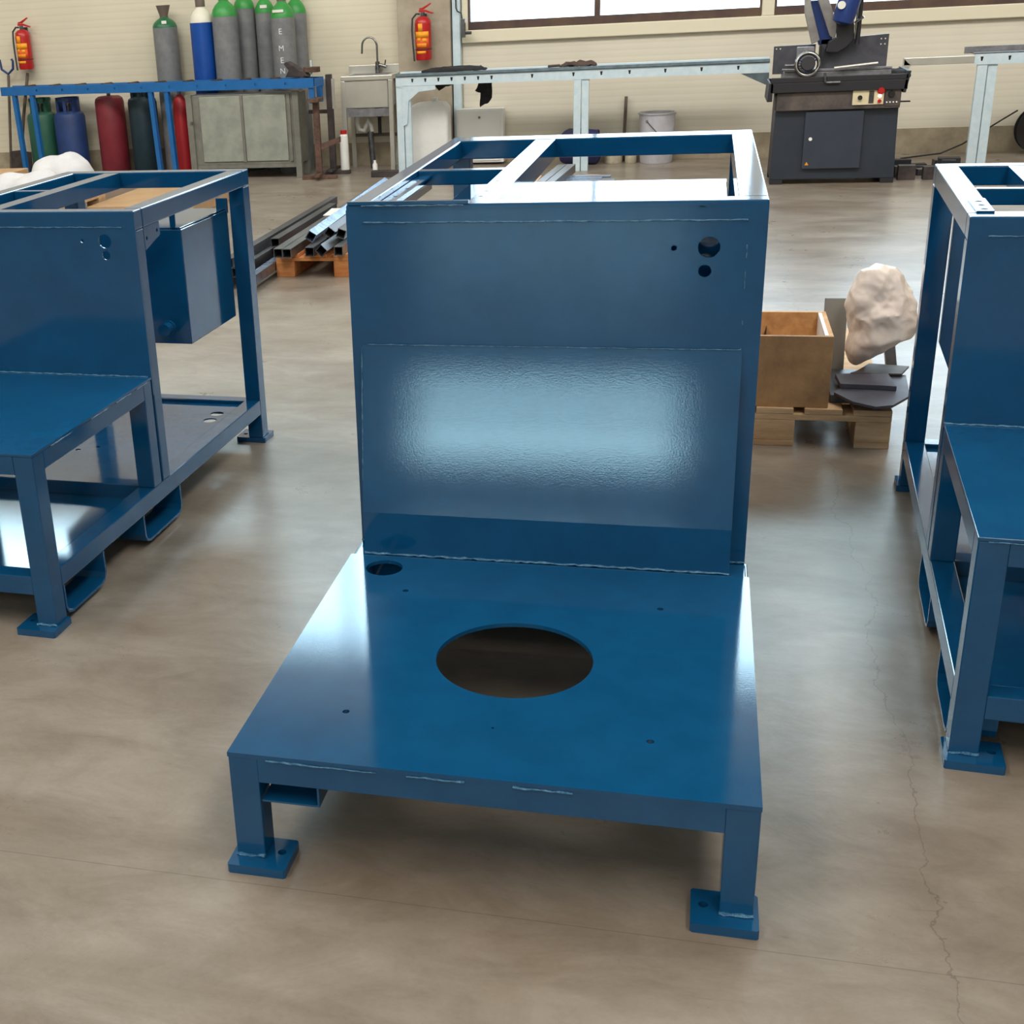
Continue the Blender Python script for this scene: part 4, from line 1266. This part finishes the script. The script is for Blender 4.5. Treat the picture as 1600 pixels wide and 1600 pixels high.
def bagfn(a, ph):
    r = max(math.sin(ph), 0) ** 0.25
    ca, sa = math.cos(a), math.sin(a)
    q = (abs(ca) ** 6 + abs(sa) ** 6) ** (-1 / 6)
    v = Vector((0.195 * r * ca * q, 0.11 * r * sa * q, 0.160 * math.cos(ph)))
    return v + Vector((noise.noise(v * 14), noise.noise(v * 15 + Vector((4, 0, 0))), noise.noise(v * 13 + Vector((0, 6, 0))) * 0.8)) * 0.025


bb = blob('waste_bag', 'blue_bag', None, bagfn, 40, 22)
bb.location = (-0.31, 10.93, 0.165)
tag(bb, 'dark blue plastic bag slumped on the floor behind the middle leg of the rail', 'bag')

# ================================================================== saw
saw = thing('bandsaw_machine', 'dark metal-cutting saw with blue motor head and control panel, at the back', 'saw', (1.85, 9.32, 0))
MB().prism([(-0.475, 0.04), (0.475, 0.04), (0.465, 0.30), (0.455, 0.72), (-0.465, 0.72), (-0.47, 0.3)], 'y', 0.02, 0.55).obj('body', 'saw_body', saw, bevel=0.004)
for x0 in (-0.475, 0.375):
    for y0 in (0.02, 0.45):
        MB().box(x0, x0 + 0.1, y0, y0 + 0.1, 0, 0.04).obj('foot', 'saw_black', saw)
MB().prism([(0.0, 0.70), (0.0, 0.60), (0.03, 0.59), (0.03, 0.72)], 'x', -0.475, 0.465).obj('apron', 'saw_panel', saw)
MB().box(-0.465, 0.460, -0.025, 0.012, 0.585, 0.722).obj('front_panel', 'saw_panel', saw, bevel=0.003)
dr = MB().box(-0.235, 0.205, -0.008, 0.018, 0.125, 0.570).obj('door', 'saw_door', saw, bevel=0.003)
MB().lathe([(0.014, 0), (0.014, 0.006)], (0, 0, 0), 14, Matrix.Translation((-0.185, -0.008, 0.36)) @ Matrix.Rotation(math.pi / 2, 4, 'X')).obj('lock', 'white_metal', dr)
MB().prism([(-0.215, 0.155), (-0.185, 0.155), (-0.20, 0.183)], 'y', -0.011, -0.0085).obj('warning_label', 'yellow', dr)
MB().box(-0.52, 0.50, -0.05, 0.58, 0.725, 0.80).box(-0.52, 0.50, -0.05, -0.03, 0.80, 0.84).obj('coolant_tray', 'saw_black', saw, bevel=0.004)
MB().prism([(-0.54, 0.66), (-0.50, 0.66), (-0.50, 0.80), (-0.53, 0.80)], 'y', -0.05, 0.5).obj('tray_lip', 'saw_black', saw)
MB().prism([(0.47, 0.70), (0.49, 0.70), (0.515, 0.86), (0.49, 0.86)], 'y', -0.05, 0.5).obj('tray_lip', 'saw_black', saw)
# bed and fence
MB().box(-0.42, 0.38, 0.02, 0.50, 0.801, 0.875).obj('bed', 'cast', saw, bevel=0.006)
MB().box(-0.42, 0.38, 0.015, 0.05, 0.8755, 0.895).obj('bed_rail', 'cast', saw, bevel=0.004)
fe = plate('fence', [(-0.50, 0.85), (-0.18, 0.85), (-0.18, 1.07), (-0.50, 1.065)], [circ(-0.48, 1.045, 0.006, 10), circ(-0.45, 1.045, 0.006, 10)], 0.03, 'cast_dark', saw, XZ(0.28))
plate('fence', [(-0.14, 0.85), (0.365, 0.85), (0.365, 1.125), (-0.14, 1.10)], [circ(0.34, 1.09, 0.006, 10), circ(0.31, 1.09, 0.006, 10), circ(0.34, 1.05, 0.006, 10), circ(0.31, 1.05, 0.006, 10), circ(0.12, 1.08, 0.006, 10)], 0.03, 'cast_dark', saw, XZ(0.28))
MB().box(-0.33, -0.20, 0.10, 0.14, 0.90, 1.06).obj('vise_plate', 'cast', saw, bevel=0.004)
MB().tube([(-0.25, -0.02, 0.93), (-0.25, 0.2, 0.93)], 0.016).obj('vise_screw', 'steel_raw', saw, smooth=True)
hwm = Matrix.Translation((-0.25, -0.02, 0.935)) @ Matrix.Rotation(math.radians(80), 4, 'X')
hwo = MB()
hwo.tube([hwm @ Vector((0.085 * math.cos(2 * math.pi * k / 32), 0.085 * math.sin(2 * math.pi * k / 32), 0)) for k in range(33)], 0.016)
hwl = hwo.obj('handwheel', 'chrome', saw, smooth=True)
for k in range(3):
    a = 2 * math.pi * k / 3 + 0.5
    MB().tube([hwm @ Vector((0, 0, 0)), hwm @ Vector((0.08 * math.cos(a), 0.08 * math.sin(a), 0))], 0.008).obj('spoke', 'saw_blue', hwl, smooth=True)
MB().lathe([(0.05, 0.02), (0.055, 0.035), (0.05, 0.05)], (0, 0, 0), 28, hwm).obj('wheel_disc', 'saw_black', hwl, smooth=True)
MB().tube([(-0.42, 0.0, 0.93), (-0.29, 0.0, 0.93)], 0.012).obj('clamp_lever', 'steel_raw', saw)
MB().tube([(-0.44, -0.01, 0.90), (-0.30, -0.01, 0.895)], 0.009).obj('clamp_lever', 'steel_raw', saw)
MB().tube([(-0.05, -0.02, 0.90), (0.27, -0.01, 0.925)], 0.010).obj('stop_rod', 'stainless', saw)
MB().tube([(-0.12, -0.06, 0.87), (-0.11, -0.06, 0.80), (-0.10, -0.06, 0.795), (0.0, -0.06, 0.795)], 0.010).obj('crank', 'steel_raw', saw)
MB().box(-0.155, -0.135, 0.20, 0.262, 0.875, 1.06).obj('blade', 'hole', saw)
# tilted saw bow: two grey arms, blue guard, blue motor, black lower gear case
MB().prism([(-0.315, 1.62), (-0.25, 1.62), (-0.245, 1.38), (-0.155, 1.10), (-0.215, 1.07), (-0.285, 1.30)], 'y', 0.22, 0.26).obj('bow_arm', 'arm_grey', saw, bevel=0.006)
MB().prism([(-0.235, 1.50), (-0.15, 1.50), (-0.035, 1.20), (-0.045, 1.10), (-0.085, 1.13)], 'y', 0.20, 0.26).obj('bow_arm', 'arm_grey', saw, bevel=0.006)
MB().prism([(-0.25, 1.40), (-0.19, 1.40), (-0.07, 1.16), (-0.05, 1.06), (-0.16, 1.06)], 'y', 0.265, 0.33).obj('blade_guard', 'saw_blue', saw, bevel=0.006)
MB().prism([(-0.055, 1.30), (0.08, 1.28), (0.10, 1.10), (0.05, 1.04), (-0.02, 1.00), (-0.11, 1.01), (-0.09, 1.09), (-0.03, 1.12)], 'y', 0.18, 0.275).obj('gear_case', 'saw_black', saw, bevel=0.008)
mm_ = Matrix.Translation((0.02, 0.12, 1.34)) @ Matrix.Rotation(math.radians(14), 4, 'Y')
MB().lathe([(0.04, -0.13), (0.075, -0.11), (0.085, -0.05), (0.085, 0.10), (0.07, 0.14), (0.03, 0.15)], (0, 0, 0), 28, mm_).obj('motor', 'saw_blue', saw, smooth=True)
MB().lathe([(0.03, 0.0), (0.03, 0.004)], (0, 0, 0), 16, Matrix.Translation((-0.03, 0.032, 1.36)) @ Matrix.Rotation(math.pi / 2, 4, 'X')).obj('motor_badge', 'label', saw)
MB().tube([(0.125, 0.2, 1.06), (0.13, 0.2, 1.60)], 0.018).obj('column_rod', 'saw_black', saw, smooth=True)
MB().tube([(0.10, 0.17, 1.10), (0.115, 0.17, 1.60)], 0.007).obj('guide_rod', 'chrome', saw, smooth=True)
MB().tube([(0.09, 0.15, 1.22), (0.15, 0.13, 1.265)], 0.010).obj('grip', 'chrome', saw, smooth=True)
MB().tube([(0.05, 0.1, 1.36), (0.12, 0.12, 1.42), (0.17, 0.12, 1.5)], 0.010).obj('grip', 'chrome', saw, smooth=True)
# control plates
cp = MB().box(0.105, 0.335, -0.033, -0.0255, 0.615, 0.730).obj('control_panel', 'panel_cream', saw, bevel=0.002)
RX = Matrix.Rotation(math.pi / 2, 4, 'X')
MB().lathe([(0.018, 0), (0.016, 0.02)], (0, 0, 0), 16, Matrix.Translation((0.16, -0.033, 0.67)) @ RX).obj('knob', 'hole', cp)
MB().lathe([(0.030, 0), (0.030, 0.01), (0.022, 0.012), (0.022, 0.03)], (0, 0, 0), 20, Matrix.Translation((0.31, -0.033, 0.722)) @ RX).obj('stop_button', 'red', cp)
MB().lathe([(0.013, 0), (0.013, 0.012)], (0, 0, 0), 16, Matrix.Translation((0.305, -0.033, 0.680)) @ RX).obj('lit_button', 'led', cp)
MB().lathe([(0.014, 0), (0.014, 0.012)], (0, 0, 0), 16, Matrix.Translation((0.305, -0.033, 0.640)) @ RX).obj('red_button', 'red', cp)
MB().box(0.225, 0.262, -0.036, -0.0332, 0.625, 0.72).obj('switch_strip', 'saw_panel', cp)
MB().box(0.345, 0.455, -0.031, -0.0255, 0.60, 0.735).obj('control_panel', 'saw_panel', saw, bevel=0.002)
MB().lathe([(0.026, 0), (0.022, 0.02)], (0, 0, 0), 18, Matrix.Translation((0.39, -0.031, 0.69)) @ RX).obj('speed_knob', 'hole', saw)
for k in range(4):
    MB().lathe([(0.006, 0), (0.006, 0.006)], (0, 0, 0), 10, Matrix.Translation((0.36 + 0.024 * k, -0.031, 0.63)) @ RX).obj('push_button', 'white_metal', saw)
MB().tube([(0.46, 0.1, 0.62), (0.55, 0.1, 0.62)], 0.006).obj('side_rod', 'hole', saw)
# cloth heap on the tray
ch = blob('rag', 'black_cloth', None, lambda a, ph: Vector((0.12 * math.sin(ph) * math.cos(a), 0.09 * math.sin(ph) * math.sin(a), 0.055 * max(math.cos(ph), -0.2) + 0.01 * noise.noise(Vector((a, ph, 1)) * 2))), 28, 14)
ch.location = (2.27, 9.45, 0.812)
tag(ch, 'black rag heaped on the right end of the saw tray', 'rag')

# outfeed rail right of the saw
of = thing('outfeed_rack', 'galvanised outfeed rail with post, to the right of the saw', 'rack', (2.43, 10.25, 0))
MB().box(0, 0.56, 0, 0.05, 0.835, 0.895).obj('arm', 'stainless', of, bevel=0.003)
MB().prism([(-0.005, 0.895), (0.03, 0.86), (0.06, 0.836), (0.03, 0.79), (0.0, 0.77)], 'y', 0.0, 0.05).obj('arm_end', 'stainless', of)
hk2 = [[(0.60 + 0.21 * k - 0.006, 0.85), (0.60 + 0.21 * k + 0.006, 0.85), (0.60 + 0.21 * k + 0.012, 0.885), (0.60 + 0.21 * k - 0.012, 0.885)] for k in range(8)]
plate('front_rail', [(0.545, 0.822), (2.4, 0.822), (2.4, 0.905), (0.545, 0.905)], hk2, 0.005, 'galv', of, XZ(-0.004))
for k in hk2:
    cx_ = (k[0][0] + k[1][0]) / 2
    MB().box(cx_ - 0.012, cx_ + 0.012, 0.003, 0.009, 0.835, 0.895).obj('slot', 'hole', of)
MB().box(0.545, 2.4, 0.012, 0.20, 0.903, 0.913).obj('top_rail', 'steel_raw', of)
MB().box(0.50, 2.4, 0.21, 0.25, 0.90, 0.955).obj('back_rail', 'cast', of)
MB().box(0.575, 0.65, 0.0, 0.05, 0, 0.822).obj('leg', 'galv', of, bevel=0.002)
MB().box(0.66, 0.73, 0.01, 0.07, 0, 0.822).obj('leg', 'galv', of, bevel=0.002)

# offcut heap beside the saw
random.seed(11)
spots = [(2.44, 9.52), (2.64, 9.50), (2.80, 9.63), (2.44, 9.69), (2.62, 9.76), (2.80, 9.82), (2.46, 9.94), (2.64, 9.98), (2.83, 10.0), (2.60, 10.15), (2.80, 10.17)]
where = ['touching the saw foot', 'second out from the saw foot', 'nearest the right frame, in front', 'behind the one touching the saw foot', 'in the middle of the heap',
         'at the right of the middle', 'farther back, left', 'farther back, middle', 'farther back, right', 'at the very back, left', 'at the very back, right']
for k, (x, y) in enumerate(spots):
    sx, sy, sz = random.uniform(0.05, 0.085), random.uniform(0.035, 0.055), random.uniform(0.04, 0.12)
    o = MB().box(-sx, sx, -sy, sy, 0, sz).obj('steel_offcut', random.choice(['steel_dark', 'darkiron', 'saw_black']), bevel=0.002)
    o.location = (x, y, 0)
    o.rotation_euler = (0, 0, random.uniform(-0.15, 0.15))
    tag(o, 'dark steel offcut block beside the saw, ' + where[k], 'offcut', 'steel offcuts heaped beside the saw')

# cable on the floor/wall at right and its reel
cr = tag(MB().tube([(2.55, 10.75, 0.012), (2.9, 10.9, 0.03), (3.08, 10.95, 0.10), (3.2, 11.0, 0.17), (3.38, 11.0, 0.29), (3.50, 10.95, 0.38)], 0.007, 8).obj('cable', 'hole', smooth=True),
         'thin dark cable rising from the floor to the reel at the right edge', 'cable')
rl = thing('cable_reel', 'black cable reel on the floor at the right edge of the view', 'cable reel', (3.72, 11.0, 0.21))
ry = Matrix.Rotation(math.pi / 2, 4, 'X')
MB().lathe([(0.21, -0.06), (0.21, -0.05), (0.13, -0.049), (0.13, 0.049), (0.21, 0.05), (0.21, 0.06)], (0, 0, 0), 32, ry).obj('drum', 'hole', rl, smooth=True)
